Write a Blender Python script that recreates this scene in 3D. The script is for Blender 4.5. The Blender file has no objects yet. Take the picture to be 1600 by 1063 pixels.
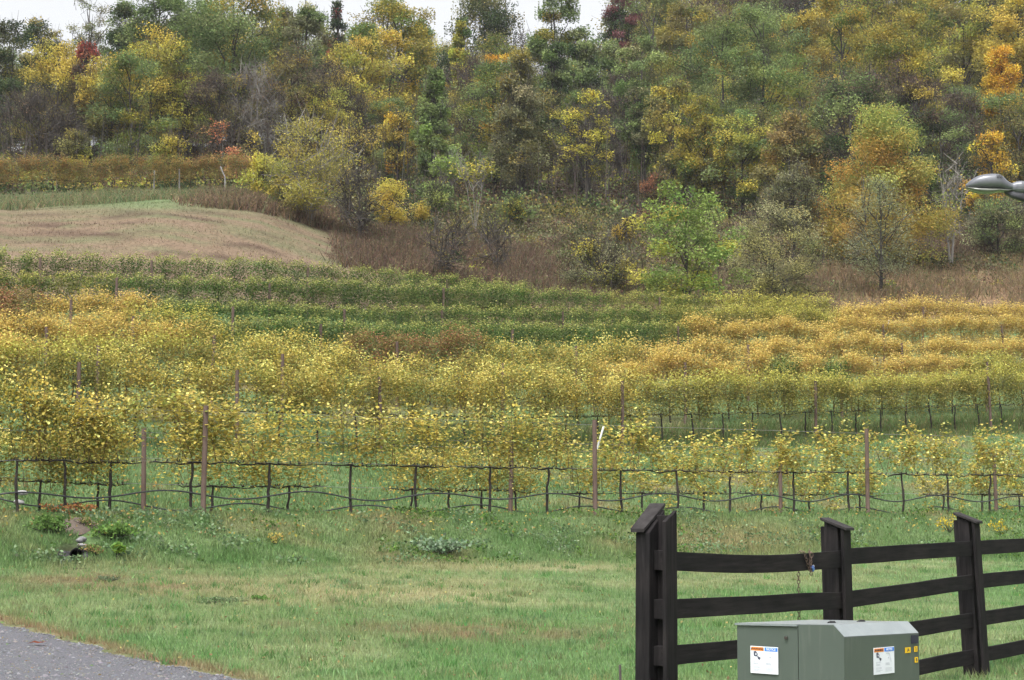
import bpy, math, random
import numpy as np
from math import radians, pi, sin, cos, tan, atan

# ------------------------------------------------------------------ camera, sky, sun, exposure
S = bpy.context.scene
COL = S.collection
EYE, F, CX, CY = 1.67, 3200.0, 800.0, 531.5       # eye height; focal length and centre in photograph pixels
TH = atan((790.0 - CY) / F)                         # the camera looks up a little: the horizon lies at row 790
cam_d = bpy.data.cameras.new('camera'); cam = bpy.data.objects.new('camera', cam_d); COL.objects.link(cam)
cam_d.sensor_width = 36; cam_d.lens = 72; cam_d.clip_start = 0.1; cam_d.clip_end = 3000
cam.location = (0, 0, EYE); cam.rotation_euler = (pi / 2 + TH, 0, 0)
S.camera = cam

SUN_EL, SUN_AZ = radians(62), radians(200)          # thin overcast: a very soft sun behind the camera
W = bpy.data.worlds.new('World'); S.world = W; W.use_nodes = True
nt = W.node_tree; nt.nodes.clear()
out = nt.nodes.new('ShaderNodeOutputWorld'); bg = nt.nodes.new('ShaderNodeBackground')
sky = nt.nodes.new('ShaderNodeTexSky'); sky.sky_type = 'NISHITA'; sky.sun_disc = False
sky.sun_elevation = SUN_EL; sky.sun_rotation = SUN_AZ
sky.air_density = 1.0; sky.dust_density = 6.0; sky.ozone_density = 1.0
hs = nt.nodes.new('ShaderNodeHueSaturation'); hs.inputs['Saturation'].default_value = 0.12
nt.links.new(sky.outputs[0], hs.inputs['Color']); nt.links.new(hs.outputs[0], bg.inputs['Color'])
bg.inputs['Strength'].default_value = 0.14
nt.links.new(bg.outputs[0], out.inputs[0])
sd = bpy.data.lights.new('sun', 'SUN'); so = bpy.data.objects.new('sun', sd); COL.objects.link(so)
sd.energy = 1.1; sd.angle = radians(25); sd.color = (1.0, 0.96, 0.9)
so.rotation_euler = (pi / 2 - SUN_EL, 0, pi - SUN_AZ)
S.view_settings.view_transform = 'Standard'; S.view_settings.look = 'None'
S.view_settings.gamma = 1.0; S.view_settings.use_curve_mapping = False
S.view_settings.exposure = 1.2
S.render.engine = 'CYCLES'
S.cycles.use_denoising = True
S.cycles.max_bounces = 6; S.cycles.diffuse_bounces = 3; S.cycles.transmission_bounces = 4
S.cycles.transparent_max_bounces = 4; S.cycles.volume_bounces = 0

random.seed(7)
R = np.random.default_rng(11)

# ------------------------------------------------------------------ mesh helpers
def A3(a): return np.asarray(a, dtype=np.float64).reshape(-1, 3)
class MB:
    """collects vertices, faces (any corner count) and one colour per face"""
    def __init__(s): s.v = []; s.f = []; s.n = 0
    def add(s, v, f, c=None, mi=0):
        v = A3(v); f = np.asarray(f, dtype=np.int64)
        c = np.tile(np.array([[.5, .5, .5]] if c is None else A3(c)), (len(f) if c is None or len(A3(c)) == 1 else 1, 1))
        s.f.append((f + s.n, c, mi)); s.v.append(v); s.n += len(v)
    def mesh(s, name, mats, smooth=False):
        me = bpy.data.meshes.new(name)
        V = np.concatenate(s.v); me.vertices.add(len(V)); me.vertices.foreach_set('co', V.astype(np.float32).ravel())
        loops = np.concatenate([f.ravel() for f, c, m in s.f]).astype(np.int32)
        cnt = np.concatenate([np.full(len(f), f.shape[1]) for f, c, m in s.f]).astype(np.int32)
        mi = np.concatenate([np.full(len(f), m) for f, c, m in s.f]).astype(np.int32)
        cols = np.concatenate([c for f, c, m in s.f])
        me.loops.add(len(loops)); me.loops.foreach_set('vertex_index', loops)
        me.polygons.add(len(cnt)); me.polygons.foreach_set('loop_start', np.concatenate([[0], np.cumsum(cnt)[:-1]]).astype(np.int32))
        me.polygons.foreach_set('loop_total', cnt)
        for m in (mats if isinstance(mats, (list, tuple)) else [mats]): me.materials.append(m)
        me.polygons.foreach_set('material_index', mi)
        me.polygons.foreach_set('use_smooth', np.full(len(cnt), smooth))
        at = me.attributes.new('tint', 'FLOAT_COLOR', 'FACE')
        at.data.foreach_set('color', np.concatenate([cols, np.ones((len(cols), 1))], 1).astype(np.float32).ravel())
        me.update(calc_edges=True)
        return me
    def build(s, name, mats, parent=None, smooth=False):
        return link(name, s.mesh(name, mats, smooth), parent)
def link(name, data, parent=None, loc=(0, 0, 0), rz=0.0):
    o = bpy.data.objects.new(name, data); COL.objects.link(o)
    o.location = loc; o.rotation_euler = (0, 0, rz)
    if parent: o.parent = parent
    return o
def tag(o, label=None, cat=None, group=None, kind=None):
    if label: o['label'] = label
    if cat: o['category'] = cat
    if group: o['group'] = group
    if kind: o['kind'] = kind
    return o
def empty(name, loc=(0, 0, 0), rz=0.0): return link(name, None, None, loc, rz)

def tube(mb, pts, rad, n=5, c=None, cap=True):
    P = A3(pts); k = len(P); rad = np.broadcast_to(np.asarray(rad, float), (k,))
    T = np.gradient(P, axis=0); T /= np.linalg.norm(T, axis=1, keepdims=True) + 1e-9
    ref = np.where(np.abs(T[:, 2:3]) > 0.9, [[1., 0, 0]], [[0., 0, 1]])
    U = np.cross(ref, T); U /= np.linalg.norm(U, axis=1, keepdims=True) + 1e-9
    Vv = np.cross(T, U)
    a = np.arange(n) * 2 * pi / n
    ring = P[:, None] + rad[:, None, None] * (np.cos(a)[None, :, None] * U[:, None] + np.sin(a)[None, :, None] * Vv[:, None])
    i = np.arange(k - 1)[:, None] * n; j = np.arange(n)[None]; j2 = (j + 1) % n
    f = np.stack([i + j, i + j2, i + n + j2, i + n + j], -1).reshape(-1, 4)
    mb.add(ring.reshape(-1, 3), f, c)
    if cap:
        mb.add(ring[0], [np.arange(n)[::-1]], c); mb.add(ring[-1], [np.arange(n)], c)
def box(mb, P, U, N, u0, u1, n0, n1, z0, z1, c=None, top=None, shear=0.0):
    """box in the frame P + u*U + n*N + z; top = 4 heights at (u0n0,u1n0,u1n1,u0n1); shear moves the top along N"""
    P, U, N = map(np.array, (P, U, N))
    q = [(u0, n0), (u1, n0), (u1, n1), (u0, n1)]
    t = top or [z1] * 4
    v = [P + U * u + N * n + np.array([0, 0, z0]) for u, n in q] + [P + U * u + N * (n + shear) + np.array([0, 0, t[k]]) for k, (u, n) in enumerate(q)]
    mb.add(v, [[3, 2, 1, 0], [4, 5, 6, 7], [0, 1, 5, 4], [1, 2, 6, 5], [2, 3, 7, 6], [3, 0, 4, 7]], c)
def unit(a): return a / (np.linalg.norm(a, axis=-1, keepdims=True) + 1e-9)
def leaves(mb, P, size, cols, rng, hexa=False, flat=0.0, asp=0.62):
    """one flat leaf per point, random attitude"""
    n = len(P); size = np.broadcast_to(size, (n,))[:, None]
    nr = unit(rng.normal(size=(n, 3)) + np.array([0, 0, flat])); a = unit(np.cross(nr, rng.normal(size=(n, 3)))); b = np.cross(nr, a)
    if hexa:
        k = 6; pr = [(0, -.45), (.42, -.28), (.5, .12), (.0, .55), (-.5, .12), (-.42, -.28)]
        v = np.stack([P + size * (x * a + y * b + (abs(x) * .25) * nr) for x, y in pr], 1)
    else:
        k = 4; pr = [(0, -.5), (asp / 2, 0), (0, .5), (-asp / 2, 0)]
        v = np.stack([P + size * (x * a + y * b) for x, y in pr], 1)
    mb.add(v.reshape(-1, 3), np.arange(n * k).reshape(n, k), cols)
def strips(mb, A, B, w, cols, rng):
    """thin flat twigs from A to B, tapering"""
    n = len(A); d = unit(B - A); s = unit(np.cross(d, rng.normal(size=(n, 3)))) * np.broadcast_to(w, (n,))[:, None] * .5
    v = np.stack([A - s, A + s, B + s * .4, B - s * .4], 1)
    mb.add(v.reshape(-1, 3), np.arange(n * 4).reshape(n, 4), cols)
def pick(rng, pal, n, jit=.16):
    p = np.array(pal); c = p[rng.integers(0, len(p), n)]
    return np.clip(c * (1 + rng.normal(0, jit, (n, 1))) * (1 + rng.normal(0, jit * .3, (n, 3))), .01, .9)
def _h(i, j, s):
    x = np.sin(i * 127.1 + j * 311.7 + s * 74.7) * 43758.5453
    return x - np.floor(x)
def vnoise(x, y, s=0):
    i = np.floor(x); j = np.floor(y); fx = x - i; fy = y - j; fx = fx * fx * (3 - 2 * fx); fy = fy * fy * (3 - 2 * fy)
    return (_h(i, j, s) * (1 - fx) + _h(i + 1, j, s) * fx) * (1 - fy) + (_h(i, j + 1, s) * (1 - fx) + _h(i + 1, j + 1, s) * fx) * fy
def fbm(x, y, s=0): return (vnoise(x, y, s) * .5 + vnoise(x * 2.1, y * 2.1, s + 3) * .3 + vnoise(x * 4.3, y * 4.3, s + 5) * .2)

# ------------------------------------------------------------------ materials
def mat(name): 
    m = bpy.data.materials.new(name); m.use_nodes = True
    return m, m.node_tree.nodes, m.node_tree.links, m.node_tree.nodes['Principled BSDF']
def leaf_mat(name, trans=.3):
    m, n, l, p = mat(name)
    a = n.new('ShaderNodeAttribute'); a.attribute_name = 'tint'
    d = n.new('ShaderNodeBsdfDiffuse'); t = n.new('ShaderNodeBsdfTranslucent'); x = n.new('ShaderNodeMixShader')
    x.inputs[0].default_value = trans
    l.new(a.outputs['Color'], d.inputs['Color']); l.new(a.outputs['Color'], t.inputs['Color'])
    l.new(d.outputs[0], x.inputs[1]); l.new(t.outputs[0], x.inputs[2]); l.new(x.outputs[0], n['Material Output'].inputs['Surface'])
    return m
def noise_mat(name, c1, c2, scale=8, rough=.85, stretch=(1, 1, 1), bump=0.0, detail=6, spec=.3, metal=0.0, c3=None):
    m, n, l, p = mat(name)
    tc = n.new('ShaderNodeTexCoord'); mp = n.new('ShaderNodeMapping'); mp.inputs['Scale'].default_value = stretch
    no = n.new('ShaderNodeTexNoise'); no.inputs['Scale'].default_value = scale; no.inputs['Detail'].default_value = detail
    no.inputs['Roughness'].default_value = .65
    cr = n.new('ShaderNodeValToRGB'); cr.color_ramp.elements[0].position = .3; cr.color_ramp.elements[1].position = .72
    cr.color_ramp.elements[0].color = (*c1, 1); cr.color_ramp.elements[1].color = (*c2, 1)
    if c3: e = cr.color_ramp.elements.new(.9); e.color = (*c3, 1)
    l.new(tc.outputs['Object'], mp.inputs[0]); l.new(mp.outputs[0], no.inputs['Vector']); l.new(no.outputs['Fac'], cr.inputs[0])
    l.new(cr.outputs[0], p.inputs['Base Color']); p.inputs['Roughness'].default_value = rough
    p.inputs['Specular IOR Level'].default_value = spec; p.inputs['Metallic'].default_value = metal
    if bump:
        b = n.new('ShaderNodeBump'); b.inputs['Strength'].default_value = bump; b.inputs['Distance'].default_value = .02
        l.new(no.outputs['Fac'], b.inputs['Height']); l.new(b.outputs[0], p.inputs['Normal'])
    return m
M_leaf = leaf_mat('leaf', .36)
M_grass = leaf_mat('grass', .35)
M_bark = noise_mat('vine bark', (.014, .011, .0105), (.05, .04, .035), 30, .95, (1, 1, .3), .4)
M_tree = noise_mat('tree bark', (.026, .022, .02), (.08, .07, .062), 5, .95, (1, 1, .25), .3)
M_pale = noise_mat('pale bark', (.12, .112, .1), (.23, .215, .195), 4, .9, (1, 1, .25), .2)
M_post = noise_mat('weathered post', (.085, .056, .045), (.17, .12, .1), 14, .9, (1, 1, .12), .3)
M_grey = noise_mat('grey post', (.2, .19, .185), (.32, .31, .30), 10, .9, (1, 1, .2), .2)
M_fence = noise_mat('black stained board', (.006, .0055, .006), (.016, .0145, .0155), 9, .7, (1, 1, 1), .35, c3=(.028, .025, .025))
M_wire = noise_mat('wire', (.2, .2, .2), (.3, .3, .3), 5, .5, metal=.6)
M_hose = noise_mat('drip hose', (.02, .021, .024), (.05, .052, .058), 6, .55, spec=.5)
M_white = noise_mat('white plastic', (.65, .66, .68), (.8, .8, .8), 20, .5)
M_rock = noise_mat('grey stone', (.09, .09, .092), (.27, .265, .265), 16, .9, bump=.5)
M_rock_dark = noise_mat('dark stone', (.025, .025, .027), (.085, .083, .085), 16, .95, bump=.5, spec=.1)
M_soil = noise_mat('soil', (.06, .048, .04), (.13, .10, .08), 9, 1, bump=.8)

# ------------------------------------------------------------------ terrain
TANS = lambda y: np.tan(TH + np.arctan((CY - np.asarray(y, float)) / F))   # slope of the sight line through row y
CC = np.array([0, 250, 400, 560, 800, 1200, 1600], float)
def lin5(v): return np.interp(CC, [0, 400, 800, 1200, 1600], v)
ROWS = {}
def row(key, D, base=None, top=None, h=2.05):
    D = lin5(D); b = lin5(base) if base is not None else lin5(top) + h * F / D
    ROWS[key] = (D, b); return D, b
r1 = row('r1', [34.5, 37.6, 41, 45.3, 50.5], [805, 804, 805, 804, 802])
r2 = row('r2', [38, 41.2, 45, 49.5, 55], [831, 834, 835, 832, 828])
r3 = row('r3', [46, 50, 57, 64.5, 74], [690, 702, 706, 692, 672])
r4 = row('r4', [50, 54, 61, 68.5, 78], top=[525, 545, 562, 560, 560])
r5 = row('r5', [54, 58, 65, 72.5, 82], top=[500, 520, 534, 532, 530])
r6 = row('r6', [58, 62.5, 69.5, 77, 86], top=[478, 499, 507, 502, 500])
r7 = row('r7', [62.5, 67, 74, 81.5, 90.5], top=[455, 474, 481, 482, 472])
r8 = row('r8', [67, 72, 79, 86.5, 95], top=[424, 436, 448, 466, 450])
r9 = row('r9', [72, 77, 84, 91, 99], top=[395, 405, 441, 452, 435])
def ft(D, y): return (np.array(D, float), np.array(y, float))
_a = r1[0]
FEAT = [ft(np.full(7, 17.), EYE * 0 + 790 + 1.67 * F / 17. + 0 * CC),
        ft([31, 32.5, 33.5, 34.8, 36.5, 40, 44], [889, 886, 884, 882, 880, 878, 876]),
        ft(_a - 2.2, [846, 846, 845, 844, 843, 841, 838]), ft(_a - .9, [811, 811, 810, 810, 810, 809, 807]),
        r1, r2, ft(r2[0] + 2.5, [806, 806, 805, 804, 803, 800, 797]), r3, r4, r5, r6, r7, r8, r9,
        ft([79, 81, 84, 86, 90, 97, 105], [425, 420, 422, 445, 475, 482, 468]),
        ft([86, 88, 91, 94, 97, 103, 111], [372, 358, 366, 405, 440, 452, 442]),
        ft([93, 96, 98, 101, 105, 111, 118], [335, 316, 326, 370, 402, 412, 410]),
        ft([104, 105, 106, 109, 114, 120, 126], [322, 310, 314, 340, 367, 377, 386]),
        ft([112, 113, 114, 117, 122, 128, 133], [311, 306, 307, 325, 350, 354, 362]),
        ft([128, 129, 130, 134, 140, 145, 150], [285, 286, 290, 300, 310, 318, 325]),
        ft([160, 162, 165, 170, 175, 180, 185], [252, 250, 250, 250, 250, 250, 255]),
        ft([200, 202, 205, 210, 215, 220, 225], [238, 232, 225, 215, 205, 195, 185]),
        ft([260] * 7, [245, 240, 232, 220, 200, 180, 170])]
FD = np.array([f[0] for f in FEAT]); FZ = np.array([EYE + f[0] * TANS(f[1]) for f in FEAT]); FZ[0] = 0
FD = np.vstack([FD, np.full(7, 330.), np.full(7, 430.)]); FZ = np.vstack([FZ, FZ[-1] - 6, FZ[-1] - 22])
def pxof(X, Y): return CX + F * np.asarray(X, float) / np.maximum(np.asarray(Y, float), 4)
def zt(X, Y):
    X = np.atleast_1d(np.asarray(X, float)).ravel(); Y = np.atleast_1d(np.asarray(Y, float)).ravel()
    px = np.clip(pxof(X, Y), -400, 2000)
    # slow extrapolation past the outer columns
    e = np.where(px < 0, px / 400, np.where(px > 1600, (px - 1600) / 400, 0)); pc = np.clip(px, 0, 1600)
    d = np.stack([np.interp(pc, CC, FD[k]) for k in range(len(FD))], 1); z = np.stack([np.interp(pc, CC, FZ[k]) for k in range(len(FD))], 1)
    d = d * (1 + .09 * e[:, None] * (d < 120) * (d > 18))
    i = np.clip((Y[:, None] >= d).sum(1) - 1, 0, len(FD) - 2); q = np.arange(len(Y))
    t = np.clip((Y - d[q, i]) / (d[q, i + 1] - d[q, i]), 0, 1)
    h = z[q, i] * (1 - t) + z[q, i + 1] * t
    amp = np.clip((Y - 22) / 20, 0, 1) * .10 + np.clip((Y - 75) / 40, 0, 1) * .25
    return h + amp * (fbm(X * .45, Y * .45, 2) - .5) + np.clip((Y - 17) / 8, 0, 1) * .05 * (fbm(X * 1.3, Y * 1.3, 9) - .5)
def z1(X, Y): return float(zt(X, Y)[0])
def proj(X, Y, Z):
    dz = Z - EYE; d = Y * cos(TH) + dz * sin(TH); u = -Y * sin(TH) + dz * cos(TH); d = np.maximum(d, .5)
    return CX + F * X / d, CY - F * u / d
def at(px, D, z=None):
    """ground point seen in column px at the distance D"""
    X = (px - CX) / F * D
    for _ in range(3):
        zz = z1(X, D); X = (px - CX) / F * (D * cos(TH) + (zz - EYE) * sin(TH))
    return np.array([X, D, z1(X, D)])
def ground_hit(px, py, d0=15., d1=160.):
    D = np.linspace(d0, d1, 900); X = (px - CX) / F * D; z = zt(X, D); y = proj(X, D, z)[1]
    k = int(np.argmax(y <= py)) or 899
    return np.array([X[k], D[k], z[k]])
def featD(k, px): return np.interp(np.clip(px, 0, 1600), CC, FD[k])

def gcol(X, Y):
    """real colour of the ground cover: turf, worn patches, dry mown grass, leaf litter"""
    Z = zt(X, Y); px, py = proj(X, Y, Z)
    n1 = fbm(X * .5, Y * .5, 1); n2 = fbm(X * 1.7, Y * 1.7, 4); n3 = fbm(X * .16, Y * .16, 8)
    c = lambda r, g, b: np.array([[r, g, b]])
    mix = lambda a, b, t: a + (b - a) * np.clip(t, 0, 1)[:, None]
    lawn = mix(c(.128, .208, .082), c(.205, .25, .12), (n1 - .42) * 3); lawn = mix(lawn, c(.10, .175, .065), (n2 - .52) * 4)
    def spot(x, y, sx, sy): return np.exp(-((px - x) / sx) ** 2 - ((py - y) / sy) ** 2)
    dry = spot(230, 915, 150, 18) * 1.2 + spot(700, 985, 190, 16) + spot(90, 905, 90, 14) + spot(820, 992, 120, 10)
    lawn = mix(lawn, c(.20, .155, .09), dry * (-.25 + 1.9 * n2) * .8)
    tan_ = spot(420, 935, 160, 25) + spot(620, 925, 200, 30) + spot(1150, 905, 200, 20) * .6 + spot(800, 888, 500, 8) * .7
    lawn = mix(lawn, c(.30, .27, .15), tan_ * (.2 + .9 * n1))
    edge = np.exp(-((py - np.interp(px, [-60, 0, 60, 150, 250, 390, 420], [962, 968, 983, 1008, 1033, 1061, 1068])) / 9) ** 2) * (px < 420)
    lawn = mix(lawn, c(.2, .14, .085), edge * (.3 + 1.2 * n2))
    bank = mix(c(.08, .15, .05), c(.145, .205, .088), n2 * 1.6 - .3); bank = mix(bank, c(.22, .19, .1), (n1 - .56) * 2.5)
    bank = mix(bank, c(.24, .19, .1), spot(1130, 845, 160, 30) * .7)
    vin = mix(c(.085, .152, .055), c(.14, .2, .085), n2 * 1.5 - .2); vin = mix(vin, c(.22, .17, .09), (n1 - .55) * 3)
    streak = fbm(X * .22 + Y * .05, Y * 1.5, 6)
    kn = mix(c(.20, .145, .10), c(.155, .155, .085), (streak - .5) * 5); kn = mix(kn, c(.105, .072, .052), (fbm(X * .35, Y * 1.9, 12) - .53) * 5)
    kn = mix(kn, c(.14, .2, .09), spot(180, 312, 260, 16) * .9)
    br = mix(c(.16, .10, .07), c(.13, .12, .06), n1 * 2 - .6)
    br = mix(br, c(.30, .20, .12), spot(1480, 455, 200, 30))
    br = mix(br, c(.16, .16, .07), spot(920, 415, 90, 25))
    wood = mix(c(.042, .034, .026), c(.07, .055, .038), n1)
    bb = featD(1, px); top = featD(13, px)
    r = mix(lawn, bank, (Y - bb + .3) / .6)
    r = mix(r, vin, (Y - featD(3, px)) / 1.5)
    k2 = mix(kn, br, (px - 500 - (py - 360) * .8) / 60)
    r = mix(r, k2, (Y - top - .5) / 1.5)
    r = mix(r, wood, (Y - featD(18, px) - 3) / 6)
    return r, px, py

ys = np.concatenate([np.arange(-60, 8, 6.), np.arange(8, 62, .36), np.arange(62, 135, .8), np.arange(135, 270, 4.), np.arange(270, 431, 16.)])
us = np.concatenate([-np.geomspace(1.25, .36, 16), np.arange(-.34, .341, .0072), np.geomspace(.36, 1.25, 16)])
UU, YY = np.meshgrid(us, ys); XX = UU * np.maximum(YY, 34.) ; XX, YY = XX.ravel(), YY.ravel()
ZZ = zt(XX, YY)
gc, gpx, gpy = gcol(XX, YY)
# the little gully the culvert pipe drains into
cul = ground_hit(121, 864)
def gully(X, Y): return np.exp(-(((X - cul[0] + .03) / .36) ** 2 + ((Y - cul[1] + .05) / .75) ** 2))
ZZ = ZZ - .34 * gully(XX, YY)
gc = gc + (np.array([[.06, .048, .036]]) - gc) * np.clip(gully(XX, YY) * 3 - .4, 0, 1)[:, None]
nx = len(us); i = np.arange(len(ys) - 1)[:, None] * nx; j = np.arange(nx - 1)[None]
gf = np.stack([i + j, i + j + 1, i + nx + j + 1, i + nx + j], -1).reshape(-1, 4)
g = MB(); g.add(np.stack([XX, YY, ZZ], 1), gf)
m, n, l, p = mat('ground cover')
a = n.new('ShaderNodeAttribute'); a.attribute_name = 'cover'
tc = n.new('ShaderNodeTexCoord'); no = n.new('ShaderNodeTexNoise'); no.inputs['Scale'].default_value = 5; no.inputs['Detail'].default_value = 10; no.inputs['Roughness'].default_value = .75
mr = n.new('ShaderNodeMapRange'); mr.inputs['From Min'].default_value = .3; mr.inputs['From Max'].default_value = .7; mr.inputs['To Min'].default_value = .5; mr.inputs['To Max'].default_value = 1.35
mx = n.new('ShaderNodeMix'); mx.data_type = 'RGBA'; mx.blend_type = 'MULTIPLY'; mx.inputs['Factor'].default_value = 1
l.new(tc.outputs['Object'], no.inputs['Vector']); l.new(no.outputs['Fac'], mr.inputs['Value'])
l.new(a.outputs['Color'], mx.inputs['A']); l.new(mr.outputs[0], mx.inputs['B']); l.new(mx.outputs['Result'], p.inputs['Base Color'])
p.inputs['Roughness'].default_value = 1; p.inputs['Specular IOR Level'].default_value = .1
bmp = n.new('ShaderNodeBump'); bmp.inputs['Distance'].default_value = .08; bmp.inputs['Strength'].default_value = .8
l.new(no.outputs['Fac'], bmp.inputs['Height']); l.new(bmp.outputs[0], p.inputs['Normal'])
ground = g.build('ground', m, smooth=True)
at_ = ground.data.attributes.new('cover', 'FLOAT_COLOR', 'POINT')
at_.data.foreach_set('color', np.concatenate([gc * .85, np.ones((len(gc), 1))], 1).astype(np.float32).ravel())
tag(ground, kind='structure')

# gravel drive in the lower left corner
def edge_pt(px):
    return ground_hit(px, float(np.interp(px, [-400, 0, 60, 150, 250, 390, 520], [880, 970, 985, 1010, 1035, 1063, 1085])), 13, 60)
ep = np.array([edge_pt(x) for x in np.linspace(-260, 480, 90)])
ep[:, 0] += .10 * (vnoise(np.arange(90) * .45, np.zeros(90), 3) - .5) * 2
d = unit(ep[-1] - ep[0]); nn = np.array([d[1], -d[0], 0.]); nn = nn if nn[1] < 0 else -nn
K = 24; offs = np.linspace(0, 1, K) ** 1.5 * 9
RP = ep[:, None, :] + nn[None, None] * offs[None, :, None]
rz = zt(RP[..., 0].ravel(), RP[..., 1].ravel()).reshape(90, K) + .035 - .055 * np.exp(-offs[None] / .12)
RP[..., 2] = rz
i = np.arange(89)[:, None] * K; j = np.arange(K - 1)[None]
g = MB(); g.add(RP.reshape(-1, 3), np.stack([i + j, i + j + 1, i + K + j + 1, i + K + j], -1).reshape(-1, 4)[:, ::-1])
road = tag(g.build('gravel_road', noise_mat('gravel bed', (.07, .07, .082), (.15, .15, .165), 60, 1, bump=1.0), smooth=True), kind='structure')
g = MB(); N_ = 42000
s = R.uniform(0, 88.99, N_); o_ = R.uniform(-.06, 6.5, N_) ; k0 = s.astype(int); fr = (s - k0)[:, None]
P = ep[k0] * (1 - fr) + ep[k0 + 1] * fr + nn * o_[:, None]
P[:, 2] = zt(P[:, 0], P[:, 1]) + .036 - .05 * np.exp(-np.maximum(o_, 0) / .12)
octv = np.array([[1, 0, 0], [0, 1, 0], [-1, 0, 0], [0, -1, 0], [0, 0, .7], [0, 0, -.5]], float)
octf = np.array([[0, 1, 4], [1, 2, 4], [2, 3, 4], [3, 0, 4], [1, 0, 5], [2, 1, 5], [3, 2, 5], [0, 3, 5]])
sz = R.gamma(3, .0027, (N_, 1, 1)).clip(.004, .03); V = P[:, None] + octv[None] * sz * R.uniform(.6, 1.3, (N_, 6, 1)) ; 
g.add(V.reshape(-1, 3), (octf[None] + 6 * np.arange(N_)[:, None, None]).reshape(-1, 3), np.repeat(pick(R, [(.122, .124, .135), (.15, .152, .16), (.095, .096, .105), (.175, .173, .175), (.12, .11, .1)], N_), 8, 0))
m_st, n, l, p = mat('gravel stone'); a = n.new('ShaderNodeAttribute'); a.attribute_name = 'tint'; l.new(a.outputs['Color'], p.inputs['Base Color']); p.inputs['Roughness'].default_value = .9
tag(g.build('gravel', m_st), kind='stuff')

# ------------------------------------------------------------------ grass and weeds
def blades(mb, P, h, w, cols, rng, lean=.5):
    n = len(P); a = rng.uniform(0, 2 * pi, n); s = np.stack([np.cos(a), np.sin(a), 0 * a], 1) * np.broadcast_to(w, (n,))[:, None] * .5
    b = rng.uniform(0, 2 * pi, n); hh = np.broadcast_to(h, (n,))[:, None]
    t = P + hh * (np.stack([np.cos(b), np.sin(b), 0 * b], 1) * (rng.uniform(0, lean, n))[:, None] + np.array([0, 0, 1.]))
    v = np.stack([P - s, P + s, t], 1)
    mb.add(v.reshape(-1, 3), np.arange(3 * n).reshape(n, 3), cols)
def scatter(nn_, d0, d1, x0=-140, x1=1740, rng=R, power=1.0):
    if x0 == -140: nn_ = int(nn_ * 1.12)
    """points over the ground between two distances (numbers or functions of the column)"""
    px = rng.uniform(x0, x1, nn_); a = d0(px) if callable(d0) else d0; b = d1(px) if callable(d1) else d1
    D = a + (b - a) * rng.uniform(0, 1, nn_) ** power
    X = (px - CX) / F * D; Z = zt(X, D); return np.stack([X, D, Z], 1)
def jit(c, rng, j=.2, warm=.05):
    return np.clip(c * (1 + rng.normal(0, j, (len(c), 1))) * (1 + rng.normal(0, warm, (len(c), 3))), .012, .8)
scar = ground_hit(126, 824)
def bare(P): return (gully(P[:, 0], P[:, 1]) > .6) | (((P[:, 0] - scar[0]) / .32) ** 2 + ((P[:, 1] - scar[1]) / .6) ** 2 < 1) | ((np.abs(P[:, 0] - cul[0] - .02) < .17) & (P[:, 1] > cul[1]) & (P[:, 1] < scar[1]))
def on_road(P):
    q = P - ep[0]; s_ = q @ d; e_ = ep[0] + s_[:, None] * d
    k = np.clip(np.searchsorted((ep - ep[0]) @ d, s_), 0, 89)
    return ((P - ep[k]) @ nn) > -.03
g = MB()
P = scatter(190000, 16.5, lambda x: featD(1, x) + .4, power=1.25); P = P[~on_road(P)]
c, _, _ = gcol(P[:, 0], P[:, 1]); hn = fbm(P[:, 0] * 1.3, P[:, 1] * 1.3, 21)
blades(g, P, R.uniform(.03, .07, len(P)) * (.6 + 1.0 * hn), R.uniform(.006, .013, len(P)), jit(c * 1.3, R, .15), R, .9)
C0 = scatter(900, 17, lambda x: featD(1, x)); C0 = C0[~on_road(C0)]; k_ = 34
P = np.repeat(C0, k_, 0) + R.normal(0, 1, (len(C0) * k_, 3)) * np.array([.07, .07, 0]) * np.repeat(R.uniform(.5, 1.8, len(C0)), k_)[:, None]; P[:, 2] = zt(P[:, 0], P[:, 1])
tc_ = np.repeat(pick(R, [(.075, .17, .05), (.10, .19, .07), (.14, .22, .1), (.19, .2, .1)], len(C0)), k_, 0)
blades(g, P, R.uniform(.04, .11, len(P)), R.uniform(.008, .015, len(P)), jit(tc_ * 1.2, R, .15), R, 1.0)
P = scatter(1500, 17, lambda x: featD(1, x)); P[:, 2] += .035
leaves(g, P, R.uniform(.02, .05, len(P)), pick(R, [(.3, .22, .1), (.22, .14, .08), (.36, .3, .12), (.12, .2, .07)], len(P)), R, flat=1.5)
tag(g.build('lawn_grass', M_grass), kind='stuff')
g = MB()
P = scatter(90000, lambda x: featD(1, x) - .3, lambda x: featD(4, x) + .8)
P = P[~bare(P)]; c, _, _ = gcol(P[:, 0], P[:, 1]); hn = fbm(P[:, 0] * .9, P[:, 1] * .9, 22); kn_ = fbm(P[:, 0] * 1.1, P[:, 1] * 1.1, 23)
blades(g, P, R.uniform(.035, .11, len(P)) * (.35 + 1.5 * hn), R.uniform(.010, .022, len(P)), jit(c * 1.3, R, .24), R, .8)
q = (kn_ > .56) & ~bare(P); PL = P[q][:12000]                     # broad leaved weeds in clumps
PL = PL + np.array([0, 0, 1]) * R.uniform(.03, .16, (len(PL), 1))
blue = (fbm(PL[:, 0] * .5, PL[:, 1] * .5, 24) > .5)[:, None]
cl = np.where(blue, pick(R, [(.13, .20, .10), (.11, .18, .08), (.2, .26, .15)], len(PL)), pick(R, [(.09, .17, .04), (.13, .21, .05), (.07, .13, .04)], len(PL)))
leaves(g, PL, R.uniform(.035, .075, len(PL)), cl, R, flat=.8, asp=.8)
P = scatter(900, lambda x: featD(2, x), lambda x: featD(4, x)); P[:, 2] += R.uniform(.05, .15, len(P))
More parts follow.
